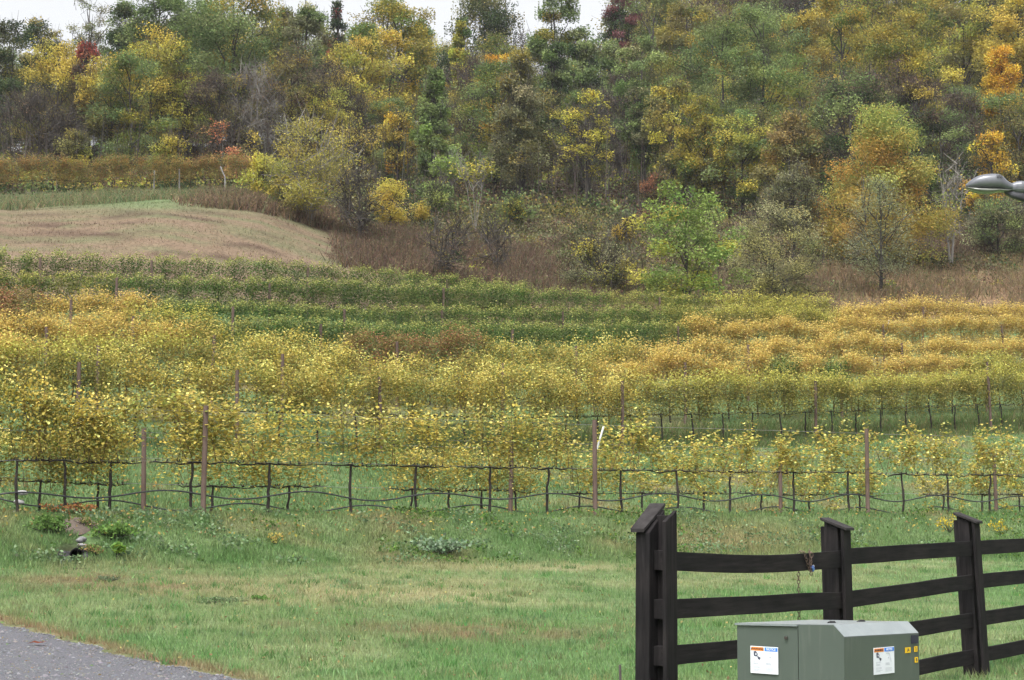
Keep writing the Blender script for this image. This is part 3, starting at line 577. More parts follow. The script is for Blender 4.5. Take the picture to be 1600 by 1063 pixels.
# twigs share the trunk mesh: bark colour
def place_tree(name, label, cat, px, D, top, wpx, group=None, **kw):
    q = at(px, D); H = max(.8, (proj(q[0], q[1], q[2])[1] - top) * D / F); wd = wpx * D / F
    far = D > 155 and kw.get('n', 3500) > 1800
    if far: kw = dict(kw, ls=kw.get('ls', .2) * 1.25, n=int(kw.get('n', 3500) * 1.25))
    t_, c_ = tree_meshes(int(px * 7 + D * 3 + top), H, wd, **kw)
    root = tag(empty(name, q, 0), label, cat, group)
    link('trunk', t_, root)
    if c_: link('crown', c_, root)
    return root
B = dict(cb=.2, n=2200, twig=1300, ls=.17)          # half bare
gw = 'trees of the wood'
TREES = [
 # skyline
 (14, 165, 27, 105, 'dense dark green tree at the left edge of the wood skyline', dict(pal=DG, cb=.1, n=5200, clumps=70)),
 (66, 170, 22, 66, 'small dark olive round tree on the skyline beside the dark left edge tree', dict(pal=DG, pal2=OL, split=-.3, cb=.5, n=2200, clumps=30)),
 (136, 172, -22, 74, 'tall thin see-through tree standing alone against the sky above the red crown', dict(pal=GO, pal2=G, split=-.4, cb=.52, n=900, twig=260, clumps=40, ls=.2, tight=.7)),
 (192, 168, -6, 84, 'dark green ragged tree right of the first sky gap', dict(pal=DG, pal2=G, split=-.5, cb=.3, shape='spire', n=3800)),
 (246, 160, -25, 100, 'tall green tree with a thinning olive crown behind the yellow trees', dict(pal=GY, pal2=G, split=.6, cb=.25, n=4200)),
 (300, 172, -15, 90, 'green tree between two taller crowns on the left skyline', dict(pal=G, cb=.3, n=4200)),
 (362, 158, -40, 165, 'broad green tree with its dark forked trunk showing at left', dict(pal=G, pal2=GY, split=-.25, cb=.38, n=6000, clumps=90, tr=1.4)),
 (432, 165, 5, 76, 'rusty olive tree at the top left of the wood with orange tips', dict(pal=OL, pal2=OR, split=-.12, cb=.3, n=3200)),
 (478, 160, 0, 80, 'grey green tree on the skyline left of the middle sky gap', dict(pal=G, pal2=GO, split=-.5, cb=.3, n=3600)),
 (526, 185, -6, 44, 'narrow dark spiky tree in the middle sky gap', dict(pal=DG, pal2=RD, split=-.1, cb=.3, shape='spire', n=2000)),
 (566, 172, 34, 76, 'low green tree filling the skyline below the middle sky gap', dict(pal=G, cb=.3, n=3200)),
 (618, 168, -18, 120, 'tall green and yellow tree with mottled crown left of the dark oak', dict(pal=GY, pal2=YE, split=-.35, cb=.25, n=5200, clumps=80)),
 (660, 190, 8, 60, 'pale green pointed tree tucked behind the mottled crown', dict(pal=G, cb=.2, shape='cone', n=2600)),
 (755, 190, -26, 142, 'broad dark bronze oak domed against the sky', dict(pal=DG, pal2=OL, split=-.35, cb=.3, shape='dome', n=6500, clumps=90)),
 (872, 172, -22, 92, 'bushy green tree between the two small sky gaps', dict(pal=G, pal2=GY, split=-.3, cb=.25, n=4600)),
 (935, 175, 42, 80, 'dull green tree under the right hand sky gap', dict(pal=G, pal2=GO, split=-.3, cb=.2, n=3800)),
 (972, 195, -28, 62, 'dark purple red tree on the skyline right of the sky gaps', dict(pal=DG, pal2=[(.13, .06, .06), (.16, .07, .07)], split=-.5, cb=.3, n=3200)),
 (1022, 185, -30, 100, 'grey green wooded crown right of the purple tree', dict(pal=OL, pal2=G, split=-.4, cb=.25, n=4200)),
 (1075, 178, -18, 90, 'olive tree behind the tall green poplar', dict(pal=OL, pal2=GY, split=-.4, cb=.25, n=4000)),
 (1128, 150, 18, 130, 'tall leafy green poplar, left of a close pair', dict(pal=G, pal2=GY, split=-.15, cb=.15, n=7000, clumps=100, ls=.19)),
 (1196, 152, -8, 130, 'tall leafy green poplar, right of a close pair', dict(pal=G, pal2=LG, split=-.2, cb=.15, n=7000, clumps=100, ls=.19)),
 (1262, 158, 15, 120, 'yellow olive tree with thin crown right of the paired poplars', dict(pal=OL, pal2=YE, split=-.4, cb=.2, n=4200, twig=900)),
 (1318, 175, -20, 110, 'tall yellowing tree behind the domed green crown', dict(pal=GY, pal2=YE, split=-.4, cb=.2, n=5000)),
 (1402, 150, 28, 140, 'domed tree with green top and brown twiggy lower branches', dict(pal=BR, pal2=GY, split=.42, cb=.45, shape='dome', n=6000, clumps=85)),
 (1452, 180, -25, 110, 'green yellow tree on the right skyline', dict(pal=GY, cb=.2, n=4600)),
 (1508, 168, -20, 110, 'yellow olive tree left of the orange maple', dict(pal=YG, pal2=OL, split=-.5, cb=.25, n=4800)),
 (1570, 146, 62, 92, 'glowing orange maple at the right edge of the wood', dict(pal=OR, cb=.08, n=6500, clumps=80, shape='spire')),
 (1592, 165, -25, 120, 'tall golden yellow tree behind the orange maple', dict(pal=YE, pal2=GY, split=-.3, cb=.3, n=5200)),
 # middle of the wood
 (86, 138, 58, 120, 'yellow olive tree below the small dark skyline tree', dict(pal=OL, pal2=YE, split=.45, cb=.3, n=3600, twig=900)),
 (132, 136, 62, 40, 'small tree with dull red top at left', dict(pal=BR, pal2=RD, split=.55, cb=.45, n=1300, twig=500, clumps=24)),
 (60, 132, 142, 130, 'dark brown leafless thicket tree in the lower left wood', dict(B, pal=BR, n=700, twig=2600, tw_c=((.075, .062, .06), (.11, .09, .085)))),
 (172, 134, 78, 95, 'bright yellow topped tree right of the red top', dict(pal=OL, pal2=YE, split=.5, cb=.3, n=3200, twig=700)),
 (232, 138, 40, 130, 'tall yellow and olive tree with a dark twiggy middle', dict(pal=YG, pal2=YE, split=-.5, cb=.22, n=4600, twig=1200, clumps=75)),
 (292, 140, 110, 90, 'pale yellow tree beside the tall yellow olive one', dict(pal=YG, pal2=BR, split=-.4, cb=.25, n=2600, twig=900)),
 (345, 136, 105, 100, 'grey twiggy tree left of the pale trunk', dict(B, pal=BR, pal2=OL, split=-.4)),
 (402, 138, 96, 110, 'grey brown leafless tree with a pale straight trunk', dict(B, pal=BR, n=800, twig=2200, bark=M_pale)),
 (455, 140, 60, 100, 'brown and olive half bare tree above the multi stemmed tree', dict(B, pal=OL, pal2=BR, split=-.5, n=2400)),
 (505, 142, 92, 84, 'grey brown twiggy tree left of the yellow crown', dict(B, pal=BR, n=1100, twig=1800)),
 (556, 146, 58, 116, 'large yellow crowned tree left of centre', dict(pal=YE, pal2=YG, split=-.5, cb=.3, n=3800, twig=1000, clumps=70)),
 (608, 150, 92, 90, 'dull yellow brown tree right of the large yellow crown', dict(B, pal=YG, pal2=BR, split=-.5, n=2200)),
 (676, 130, 100, 76, 'green conical tree with yellow tips in mid wood', dict(pal=G, pal2=LG, split=-.35, cb=.22, shape='cone', n=5200, clumps=80, tight=.85)),
 (622, 132, 168, 52, 'small orange yellow tree left of the green cone', dict(pal=YE, pal2=OR, split=-.15, cb=.3, n=1000, clumps=26)),
 (722, 160, 20, 56, 'pale green spire above the green cone', dict(pal=G, pal2=YG, split=-.5, cb=.2, shape='cone', n=3000)),
 (735, 148, 84, 80, 'brown twiggy tree right of the green cone', dict(B, pal=BR, n=1300, twig=2000)),
 (784, 145, 76, 66, 'orange yellow tree left of the grey olive cone', dict(pal=YE, pal2=OR, split=-.3, cb=.3, n=2600, clumps=44)),
 (812, 135, 70, 108, 'tall grey olive cone shaped tree with visible dark trunk', dict(pal=GO, pal2=OL, split=-.4, cb=.15, shape='cone', n=4200, twig=1200, clumps=80)),
 (862, 158, 62, 66, 'dark green bushy tree right of the grey olive cone', dict(pal=DG, pal2=G, split=-.6, cb=.2, n=3200)),
 (906, 165, 60, 70, 'blue green rounded tree in the upper middle wood', dict(pal=G, pal2=DG, split=-.3, cb=.2, n=3400)),
 (918, 134, 138, 104, 'lemon yellow tree with see-through leafless branches', dict(pal=[(.5, .44, .07), (.56, .5, .1), (.4, .37, .07)], cb=.3, n=1000, twig=600, clumps=34, tight=.62, flat=1.4)),
 (968, 150, 92, 60, 'brown bare tree between lemon and green crowns', dict(B, pal=BR, n=700, twig=1800)),
 (1005, 142, 48, 86, 'soft green tall tree right of the lemon yellow tree', dict(pal=G, pal2=GO, split=-.35, cb=.25, n=5000, clumps=80)),
 (1052, 138, 120, 86, 'olive yellow tree with a red streak right of the soft green one', dict(pal=OL, pal2=YG, split=-.4, cb=.2, n=3200, twig=700)),
 (1100, 134, 150, 90, 'green yellow lower tree under the paired poplars', dict(pal=GY, cb=.2, n=3600)),
 (1160, 132, 172, 100, 'yellow green lower tree right under the paired poplars', dict(pal=YG, pal2=G, split=-.4, cb=.2, n=3600)),
 (1236, 128, 172, 96, 'tawny olive rounded tree left of the big orange green cone', dict(pal=[(.27, .2, .08), (.22, .19, .08), (.32, .24, .08)], pal2=OL, split=-.4, cb=.25, shape='dome', n=3400)),
 (1300, 140, 120, 96, 'dark brown twiggy tree above the big orange green cone', dict(B, pal=BR, pal2=OL, split=-.35, n=2400)),
 (1356, 142, 100, 90, 'brownish olive tree behind the tip of the big cone', dict(B, pal=BR, pal2=OL, split=-.4, n=2400)),
 (1436, 136, 120, 92, 'dark twiggy tree with scattered yellow sprays left of the bare white tree', dict(pal=BR, pal2=YE, split=-.35, cb=.4, n=1500, twig=700, clumps=32, tight=.8, flat=1)),
 (1500, 142, 140, 90, 'dark leafless tree above the bare white tree', dict(B, pal=BR, n=2200, twig=1900, tw_c=((.08, .07, .065), (.12, .1, .09)))),
 (1550, 128, 208, 80, 'low orange and olive tree under the orange maple', dict(pal=OR, pal2=OL, split=-.5, cb=.2, n=2200)),
 # edge of the wood and single trees in front of it
 (484, 99, 186, 132, 'multi stemmed half bare tree with yellow olive leaves at the knoll edge', dict(pal=[(.34, .31, .075), (.38, .33, .08), (.27, .26, .075)], cb=.18, stems=4, n=2900, twig=500, clumps=70, ls=.12, tr=.7, bark=M_pale, tw_c=((.13, .10, .085), (.17, .14, .115)))),
 (543, 106, 172, 84, 'dark thin tree leaning right of the multi stemmed tree with few yellow leaves', dict(pal=YE, cb=.3, n=700, twig=350, clumps=40, ls=.13, stems=2)),
 (560, 98, 262, 76, 'small grey bare tree left of the little yellow tree', dict(pal=GO, cb=.25, n=480, twig=420, clumps=46, ls=.12, tw_c=((.15, .14, .13), (.2, .19, .17)))),
 (609, 104, 283, 60, 'little bright yellow tree at the wood edge', dict(pal=[(.46, .38, .08), (.5, .43, .1)], pal2=[(.46, .33, .06), (.4, .33, .07)], split=-.4, cb=.2, n=1500, twig=60, clumps=40, ls=.12)),
 (657, 110, 316, 26, 'tiny yellow sapling right of the little yellow tree', dict(pal=YE, cb=.1, n=600, twig=20, clumps=14, ls=.11)),
 (697, 92, 340, 76, 'small bare shrub tree in the red brown brush', dict(pal=OL, cb=.25, n=160, twig=260, clumps=40, limbs=30, ls=.1, stems=3, tr=.25, tw_c=((.15, .12, .1), (.2, .17, .15)))),
 (776, 96, 345, 60, 'thin grey bare sapling in the brush right of the small bare shrub', dict(pal=OL, cb=.3, n=60, twig=170, clumps=26, ls=.1, tr=.5)),
 (742, 112, 254, 62, 'clump of slender pale saplings with yellow green tops', dict(pal=YG, cb=.82, stems=5, n=500, twig=60, clumps=26, ls=.17, bark=M_pale, tr=.75, flat=1.5)),
 (700, 126, 246, 56, 'thin pale sapling pair behind the slender clump', dict(pal=LG, cb=.7, stems=2, n=600, twig=100, clumps=20, ls=.16, bark=M_pale, tr=.7)),
 (1072, 90, 284, 176, 'loose light green tree with large leaves in front of the wood', dict(pal=LG, pal2=[(.3, .33, .08), (.36, .34, .08)], split=-.25, cb=.08, shape='round', n=4200, twig=150, clumps=80, ls=.17, tight=.72, flat=.8)),
 (1218, 95, 312, 148, 'grey olive feathery bush tree between the light green tree and the big cone', dict(pal=[(.25, .25, .13), (.3, .29, .15), (.2, .2, .1)], pal2=[(.34, .32, .13)], split=-.3, cb=.08, n=6500, twig=500, clumps=95, ls=.11, flat=1.2, stems=2)),
 (1378, 112, 156, 226, 'big cone shaped tree with green top turning orange below', dict(pal=[(.40, .27, .07), (.36, .27, .07), (.28, .26, .075), (.37, .22, .06), (.32, .29, .08)], pal2=[(.23, .28, .08), (.31, .31, .085), (.38, .3, .07), (.2, .25, .07)], split=.6, cb=.06, shape='widecone', n=17000, twig=500, clumps=120, ls=.15)),
 (1377, 103, 272, 128, 'grey green spreading tree with dark trunk in front of the orange cone', dict(pal=[(.24, .26, .15), (.29, .31, .19), (.2, .22, .12)], pal2=[(.22, .25, .14), (.3, .3, .18)], split=-.5, cb=.2, shape='umbrella', n=2600, twig=250, clumps=80, ls=.11, flat=1.6, tr=1.0, limbs=10)),
 (1486, 114, 228, 62, 'pale leafless tree right of the big cone', dict(pal=YE, cb=.3, n=60, twig=240, clumps=40, ls=.15, bark=M_pale, stems=2, tw_c=((.3, .26, .24), (.38, .33, .3)))),
 (1242, 112, 252, 92, 'grey green tiered low tree left of the big cone', dict(pal=GO, cb=.3, shape='dome', n=2800, clumps=40, ls=.14, flat=1.5)),
 (338, 121, 186, 44, 'thin sumac with salmon red leaf tufts at left wood edge', dict(pal=[(.46, .19, .1), (.44, .25, .1)], cb=.45, n=260, twig=60, clumps=12, ls=.17, stems=2, tr=.5, flat=2)),
 (372, 119, 232, 50, 'low salmon red bush at the left wood edge', dict(pal=[(.4, .17, .1), (.36, .22, .1), (.25, .23, .09)], cb=.1, n=800, twig=100, clumps=18, ls=.15)),
 (393, 122, 205, 28, 'small bright yellow sapling right of the red sumac', dict(pal=YE, cb=.25, n=420, twig=60, clumps=16, ls=.15)),
 (262, 120, 212, 60, 'yellow green shrub tree behind the rusty vine row', dict(pal=YG, pal2=YE, split=-.3, cb=.12, n=1500, clumps=24, ls=.16)),
 (116, 121, 205, 56, 'olive shrub tree behind the rusty vine row at left', dict(pal=OL, pal2=YG, split=-.4, cb=.1, n=1400, clumps=24, ls=.16)),
 (412, 104, 243, 60, 'lime yellow shrub left of the multi stemmed tree', dict(pal=YG, cb=.1, n=1500, clumps=26, ls=.14, twig=100)),
 (446, 100, 276, 48, 'low yellow and green shrub under the multi stemmed tree', dict(pal=YE, pal2=G, split=-.4, cb=.05, n=1100, clumps=22, ls=.13, twig=100)),
 (682, 118, 288, 54, 'rounded green shrub behind the tiny yellow sapling', dict(pal=G, pal2=LG, split=-.3, cb=.05, n=1600, clumps=24, ls=.15)),
 (800, 116, 304, 66, 'yellow green shrub at the foot of the grey olive cone', dict(pal=YG, pal2=G, split=-.5, cb=.05, n=1500, clumps=26, ls=.15)),
 (975, 112, 335, 30, 'small golden bush left of the loose light green tree', dict(pal=YE, cb=.05, n=600, clumps=14, ls=.13)),
 (1030, 122, 272, 56, 'red flecked bush behind the loose light green tree', dict(pal=OL, pal2=[(.22, .1, .065), (.28, .13, .07)], split=-.25, cb=.1, n=1200, clumps=22, ls=.15)),
 (935, 96, 380, 90, 'pale green olive shrub in the brush left of the light green tree', dict(pal=GO, pal2=YG, split=-.3, cb=.03, n=2600, clumps=40, ls=.12, flat=1)),
 (1560, 118, 308, 96, 'mixed green shrub under the street lamp', dict(pal=GO, pal2=G, split=-.4, cb=.05, n=2600, clumps=40, ls=.15)),
]
for px, D, top, w, lab, kw in TREES:
    shrub = any(k in lab for k in ('shrub', 'bush,', 'low salmon', 'golden bush', 'flecked bush')) and 'shrub tree' not in lab
    place_tree('shrub' if shrub else 'tree', lab, 'shrub' if shrub else 'tree', px, D, top, w, gw if not shrub else 'shrubs at the wood edge', **kw)
# fill of the wood: copies of a few kinds, each tree its own object
KINDS = [('green', dict(pal=G, pal2=GY, split=-.3, cb=.15, n=3600, clumps=55, ls=.2)), ('dark green', dict(pal=DG, pal2=G, split=-.4, cb=.2, n=3200, clumps=55, ls=.2)),
         ('olive', dict(pal=OL, pal2=GY, split=-.3, cb=.2, n=2800, twig=900, ls=.19)), ('yellow', dict(pal=YG, pal2=YE, split=-.4, cb=.25, n=2600, twig=900, ls=.19)),
         ('brown twiggy', dict(pal=BR, cb=.15, n=1100, twig=2400, ls=.17)), ('grey leafless', dict(pal=BR, cb=.15, n=600, twig=2400, ls=.16)),
         ('green yellow', dict(pal=GY, cb=.2, n=3200, ls=.2)), ('bronze', dict(pal=BR, pal2=OL, split=-.5, cb=.15, n=2400, twig=1400, ls=.18))]
PROTO = [tree_meshes(900 + k * 17, 11., 5.2, **kw) for k, (nm, kw) in enumerate(KINDS)]
def skyline(px): return np.interp(px, [0, 60, 80, 190, 210, 480, 500, 580, 600, 660, 690, 800, 815, 850, 870, 900, 960, 990, 1600], [60, 60, 100, 100, 10, 10, 50, 50, -10, 20, 20, 20, 60, 60, 0, 50, 50, -40, -120])
rng = np.random.default_rng(77)
fill_px = np.concatenate([np.linspace(-130, 1730, 100), np.linspace(985, 1650, 34), np.linspace(205, 470, 9)])
for k, px in enumerate(fill_px):
    px = px + rng.normal(0, 14); lay = k % 3 if k < 100 else 3; D = [142, 176, 208, 226][lay] + rng.normal(0, 7)
    q = at(px, D); yb = proj(*q)[1]
    top = [140, 90, 40, -70][lay] + rng.normal(0, 22); top = max(top, skyline(px) + 8)
    H = (yb - top) * D / F
    if H < 3: continue
    wts = np.array([2, 1.2, 2.0, 1.0, 2.8, .9, 1.6, 2.2]) if px < 1000 else np.array([3.2, .8, 1.8, 2.2, .8, .25, 3.2, .9])
    kd = rng.choice(8, p=wts / wts.sum()); s = H / 11.
    if lay < 2 and 1270 < px < 1490: kd = [1, 4, 7][k % 3]
    root = tag(empty('tree', q, rng.uniform(0, 6)), ['{} tree in the front of the wood, partly hidden by other crowns', '{} tree deep in the middle of the wood behind nearer crowns', '{} tree at the back of the wood near the ridge', '{} tree on the ridge topping the wood against the sky'][lay].format(KINDS[kd][0]), 'tree', f'{KINDS[kd][0]} fill trees of the wood')
    sw = s * rng.uniform(1.0, 1.4); root.scale = (sw, sw, s)
    link('trunk', PROTO[kd][0], root); link('crown', PROTO[kd][1], root)

# undergrowth of the wooded slope: bushes, briars and thin stems nobody could count
g = MB(); rng = np.random.default_rng(5)
def bushes(g, P, r, pals, per, ls, hs=.8):
    for p_, r_, pal in zip(P, r, pals):
        n = int(per * r_ ** 1.3) + 12; v = unit(rng.normal(size=(n, 3))) * rng.uniform(.45, 1, (n, 1)); v[:, 2] = np.abs(v[:, 2]) * hs
        leaves(g, p_ + v * r_, rng.uniform(.7, 1.3, n) * ls, pick(rng, pal, n, .2), rng, flat=.5, asp=.7)
P = scatter(1100, lambda x: featD(18, x) + 3, lambda x: featD(20, x) + 10, rng=rng, power=1.4); pl = [OL, BR, G, DG, BR, DG, YG, BR]
bushes(g, P, rng.uniform(.7, 1.9, len(P)), [pl[i] for i in rng.integers(0, 8, len(P))], 75, .2)
n = 3000; P = scatter(n, lambda x: featD(18, x) + 5, lambda x: featD(21, x), rng=rng); n = len(P); h = rng.uniform(1.5, 5.5, (n, 1))
strips(g, P, P + np.concatenate([rng.normal(0, .35, (n, 2)), h], 1), rng.uniform(.03, .08, n), pick(rng, [(.06, .05, .045), (.085, .072, .064), (.13, .115, .1)], n), rng)
tag(g.build('undergrowth', M_leaf), kind='stuff')
g = MB()                                              # red brown weeds and briars between the vineyard and the wood
def brush(nn_, d0, d1, x0, x1, hh, pal, w=.05):
    P = scatter(int(nn_ * 1.25), d0, d1, x0 - 40, x1 + 40, rng=rng); hn = fbm(P[:, 0] * .35, P[:, 1] * .35, 41)
    xx = pxof(P[:, 0], P[:, 1]); ed = np.clip(np.minimum(xx - x0 + 40, x1 + 40 - xx) / 90, 0, 1)
    k_ = rng.random(len(P)) < ed * np.clip((hn - .28) * 5, 0, 1); P = P[k_]; hn = hn[k_] * np.clip(ed[k_] + .3, 0, 1); nn_ = len(P)
    blades(g, P, rng.uniform(.4, 1.1, nn_) * hh * (.4 + 1.2 * hn), rng.uniform(.5, 1.3, nn_) * w, pick(rng, pal, nn_, .2), rng, 1.1)
    q = rng.integers(0, nn_, nn_); t = rng.normal(0, .18, (nn_, 3)); t[:, 2] = rng.uniform(.15, .75, nn_) * hh * (.4 + 1.2 * hn[q])   # seed heads and leaves
    leaves(g, P[q] + t, rng.uniform(.05, .12, nn_), pick(rng, pal, nn_, .22), rng, flat=.3)
RB = [(.14, .088, .068), (.18, .115, .082), (.12, .085, .06), (.2, .15, .1), (.13, .12, .065), (.11, .09, .07)]
TA = [(.29, .2, .125), (.24, .165, .105), (.2, .155, .085), (.17, .165, .08), (.15, .11, .08)]
brush(16000, lambda x: featD(15, x) - 4, lambda x: featD(16, x) + 2, 545, 860, 1.0, RB)
brush(8000, lambda x: featD(16, x) - 1, lambda x: featD(17, x), 300, 560, .7, RB + TA)
brush(9000, lambda x: featD(14, x) + 1, lambda x: featD(15, x) + 2, 840, 1300, .8, RB + [(.16, .16, .07), (.2, .2, .09)])
brush(16000, lambda x: featD(16, x), lambda x: featD(18, x), 1250, 1650, 1.0, RB)
brush(16000, lambda x: featD(13, x) + 2, lambda x: featD(16, x), 1220, 1650, .7, TA)
brush(9000, lambda x: featD(16, x) + 4, lambda x: featD(18, x) - 2, -30, 420, .6, [(.13, .17, .08), (.17, .2, .1), (.24, .19, .11)])
tag(g.build('dry_weeds', M_grass), kind='stuff')
g = MB()                                              # low green and bronze scrub band at the foot of the wood
P = scatter(1000, lambda x: featD(15, x) + 3, lambda x: featD(18, x) + 3, 560, 1640, rng=rng); OD = [(.10, .105, .05), (.13, .125, .055), (.085, .08, .045)]; pl = [OL, GO, BR, OD, OD, DG, BR, OD]
bushes(g, P, rng.uniform(.5, 1.15, len(P)), [pl[i] for i in rng.integers(0, 8, len(P))], 95, .14)
P = scatter(120, lambda x: featD(17, x) + 3, lambda x: featD(19, x) - 2, 300, 600, rng=rng)
bushes(g, P, rng.uniform(.4, 1.0, len(P)), [pl[i] for i in rng.integers(0, 8, len(P))], 95, .14)
P = scatter(300, lambda x: featD(14, x) + 3, lambda x: featD(17, x), 570, 1660, rng=rng); pl = [OL, GO, OD, G, BR, GO, YG, OD]
bushes(g, P, rng.uniform(.35, .85, len(P)), [pl[i] for i in rng.integers(0, 8, len(P))], 110, .12)
tag(g.build('scrub', M_leaf), kind='stuff')
# white tipped stake by the far row
q = at(350, 111); g = MB(); tube(g, [q + [.05, 0, -.1], q + [.04, 0, 1.15], q + [-.12, 0, 1.5], q + [-.22, 0, 1.75]], .035, 6); tag(g.build('bent_stake', M_grey), 'pale bent stake at the right end of the far row', 'stake')

# ------------------------------------------------------------------ culvert, stones, small plants on the bank
def rock(name, p_, r, label, sq=(1, 1, .7), seed=0, m_=M_rock, group=None):
    bm = __import__('bmesh').new(); __import__('bmesh').ops.create_icosphere(bm, subdivisions=3, radius=1)
    rg = np.random.default_rng(seed); o = rg.uniform(0, 50, 3)
    for v in bm.verts:
        k = 1 + .18 * (rg.random() - .5) * .6 + .5 * (vnoise(np.array([v.co.x * 1.4 + o[0] + v.co.z]), np.array([v.co.y * 1.4 + o[1] - v.co.z * .7]), 3)[0] - .5)
        v.co = (v.co.x * k * r * sq[0], v.co.y * k * r * sq[1], v.co.z * k * r * sq[2])
    me = bpy.data.meshes.new(name); bm.to_mesh(me); bm.free(); me.materials.append(m_)
    for pp_ in me.polygons: pp_.use_smooth = True
    return tag(link(name, me, None, p_, rg.uniform(0, 6)), label, 'stone', group)
cz = cul[2] - .20
g = MB(); a_ = np.linspace(0, 2 * pi, 21); Lp = 1.6
prof = []
for k in range(34):
    y = k * .05; rr = .125 + (.009 if k % 2 else 0); prof.append((y, rr))
for r_in in (0, 1):
    v = np.array([[cos(t) * (rr - .02 * r_in), y, sin(t) * (rr - .02 * r_in)] for y, rr in prof for t in a_[:-1]]); k = len(prof)
    i = np.arange(k - 1)[:, None] * 20; j = np.arange(20)[None]; f = np.stack([i + j, i + (j + 1) % 20, i + 20 + (j + 1) % 20, i + 20 + j], -1).reshape(-1, 4)
    g.add(v, f if r_in else f[:, ::-1])
v = np.array([[cos(t) * rr, 0, sin(t) * rr] for rr in (.125, .108) for t in a_[:-1]]); j = np.arange(20); g.add(v, np.stack([j, (j + 1) % 20, 20 + (j + 1) % 20, 20 + j], 1))
pipe = g.build('drain_pipe', noise_mat('black pipe', (.004, .004, .0045), (.014, .014, .015), 9, .8, spec=.12), smooth=False)
pipe.location = (cul[0], cul[1] + .12, cz + .125); pipe.rotation_euler = (radians(3), 0, radians(-12))
tag(pipe, 'black corrugated drain pipe opening in the grassy bank under grey stones', 'pipe')
rock('stone', (cul[0] + .02, cul[1] + .36, cz + .375), .085, 'smooth grey stone topmost above the drain pipe', (1.05, .9, .6), 1)
rock('stone', (cul[0] + .05, cul[1] + .26, cz + .285), .085, 'flat grey stone directly on the drain pipe', (1.25, .9, .5), 2)
rock('stone', (cul[0] + .2, cul[1] + .06, cz + .09), .1, 'dark stone right of the drain pipe mouth', (.9, .9, 1.0), 7, M_rock_dark)
rock('stone', (cul[0] - .08, cul[1] - .16, cz + .04), .075, 'small dark stone lying in front of the drain pipe mouth', (1.2, .9, .6), 8, M_rock_dark)
rock('stone', (cul[0] - .22, cul[1] + .2, cz + .12), .11, 'dark stone left of the drain pipe mouth', (1, .9, .8), 3, M_rock_dark)
for k, (px, D, hh, r_) in enumerate(((28, 36.6, .2, .085), (38, 36.8, .13, .085), (29, 37.0, .42, .08), (34, 37.0, .58, .085), (36, 36.7, .0, .1))):
    q = at(px, D); rock('stone', q + [0, 0, hh], r_, ['whitish stone left in the small pile behind the left front vine', 'long pale stone low in the pile behind the left front vine', 'upper left white stone of the pile behind the left front vine', 'topmost white stone of the pile behind the left front vine', 'bottom right pale stone of the pile behind the left front vine'][k], (1.2, .9, .55), 10 + k, noise_mat('white stone', (.2, .2, .2), (.42, .41, .41), 14, .9, bump=.4) if k == 0 else bpy.data.materials['white stone'])
# bare soil scar above the pipe
q = scar; g = MB(); th = np.linspace(0, 2 * pi, 28, endpoint=False); V = [[q[0], q[1], z1(q[0], q[1]) + .03]]
for ring in (.4, .75, 1.0):
    for t in th:
        x = q[0] + cos(t) * .28 * ring * (1 + .2 * sin(3 * t)); y = q[1] + sin(t) * .6 * ring; V.append([x, y, z1(x, y) + .035 - .05 * (ring == 1.0)])
fs3 = [[0, 1 + k, 1 + (k + 1) % 28] for k in range(28)]; fs4 = [[1 + r_ * 28 + k, 1 + (r_ + 1) * 28 + k, 1 + (r_ + 1) * 28 + (k + 1) % 28, 1 + r_ * 28 + (k + 1) % 28] for r_ in range(2) for k in range(28)]
g.add(V, fs3); g.add(V, fs4); tag(g.build('bare_soil', M_soil, smooth=True), kind='structure')
def plant(name, px, py, n, r, h, pal, ls, label, cat='plant', flat=.6, seed=0, asp=.8):
    q = ground_hit(px, py); q[2] -= .02; n = int(n * 1.5); ls *= .8; rg = np.random.default_rng(seed + px); mb = MB(); st = MB()
    k = max(4, n // 10); e = np.stack([rg.normal(0, r * .55, k), rg.normal(0, r * .55, k), rg.uniform(.35, 1, k) * h], 1)
    for e_ in e: tube(st, [[0, 0, -.03], e_ * [.5, .5, .6], e_], [.007, .005, .003], 4)
    P = e[rg.integers(0, k, n)] + rg.normal(size=(n, 3)) * np.array([r, r, h]) * .16; P[:, 2] = np.abs(P[:, 2]) + .02
    leaves(mb, P, rg.uniform(.7, 1.3, n) * ls, pick(rg, pal, n), rg, flat=flat, asp=asp)
    root = tag(empty(name, q), label, cat); c1 = st.build('stem', M_bark, root); c2 = mb.build('foliage', M_leaf, root); return root
plant('weed', 140, 828, 160, .16, .14, [(.11, .18, .05), (.2, .2, .08), (.26, .2, .1)], .05, 'mixed green and tan weeds on the soil above the drain stones')
plant('weed', 152, 872, 180, .16, .14, [(.12, .2, .055), (.25, .24, .09), (.3, .22, .1)], .05, 'yellow green weeds at the lower right of the drain mouth')
plant('weed', 432, 852, 70, .13, .16, [(.48, .38, .11), (.4, .31, .09), (.3, .3, .09)], .055, 'low yellow plant alone on the green bank')
plant('weed', 108, 806, 300, .28, .16, [(.38, .16, .06), (.32, .12, .06), (.3, .2, .07)], .06, 'orange red weed patch on the soil above the drain pipe')
plant('weed', 136, 803, 200, .25, .14, [(.38, .17, .07), (.32, .2, .07), (.24, .26, .07)], .06, 'reddish weed right of the orange patch above the drain')
plant('weed', 178, 842, 520, .32, .22, [(.11, .2, .05), (.15, .25, .065)], .06, 'lush green bush of weeds right of the drain pipe')
plant('weed', 82, 834, 460, .25, .24, [(.08, .15, .04), (.12, .2, .055)], .06, 'dark green weeds hanging over the left of the drain pipe')
plant('weed', 186, 876, 14, .1, .22, [(.24, .36, .06), (.19, .33, .09)], .17, 'big round leaved weed at the foot of the bank', flat=1.5, asp=1)
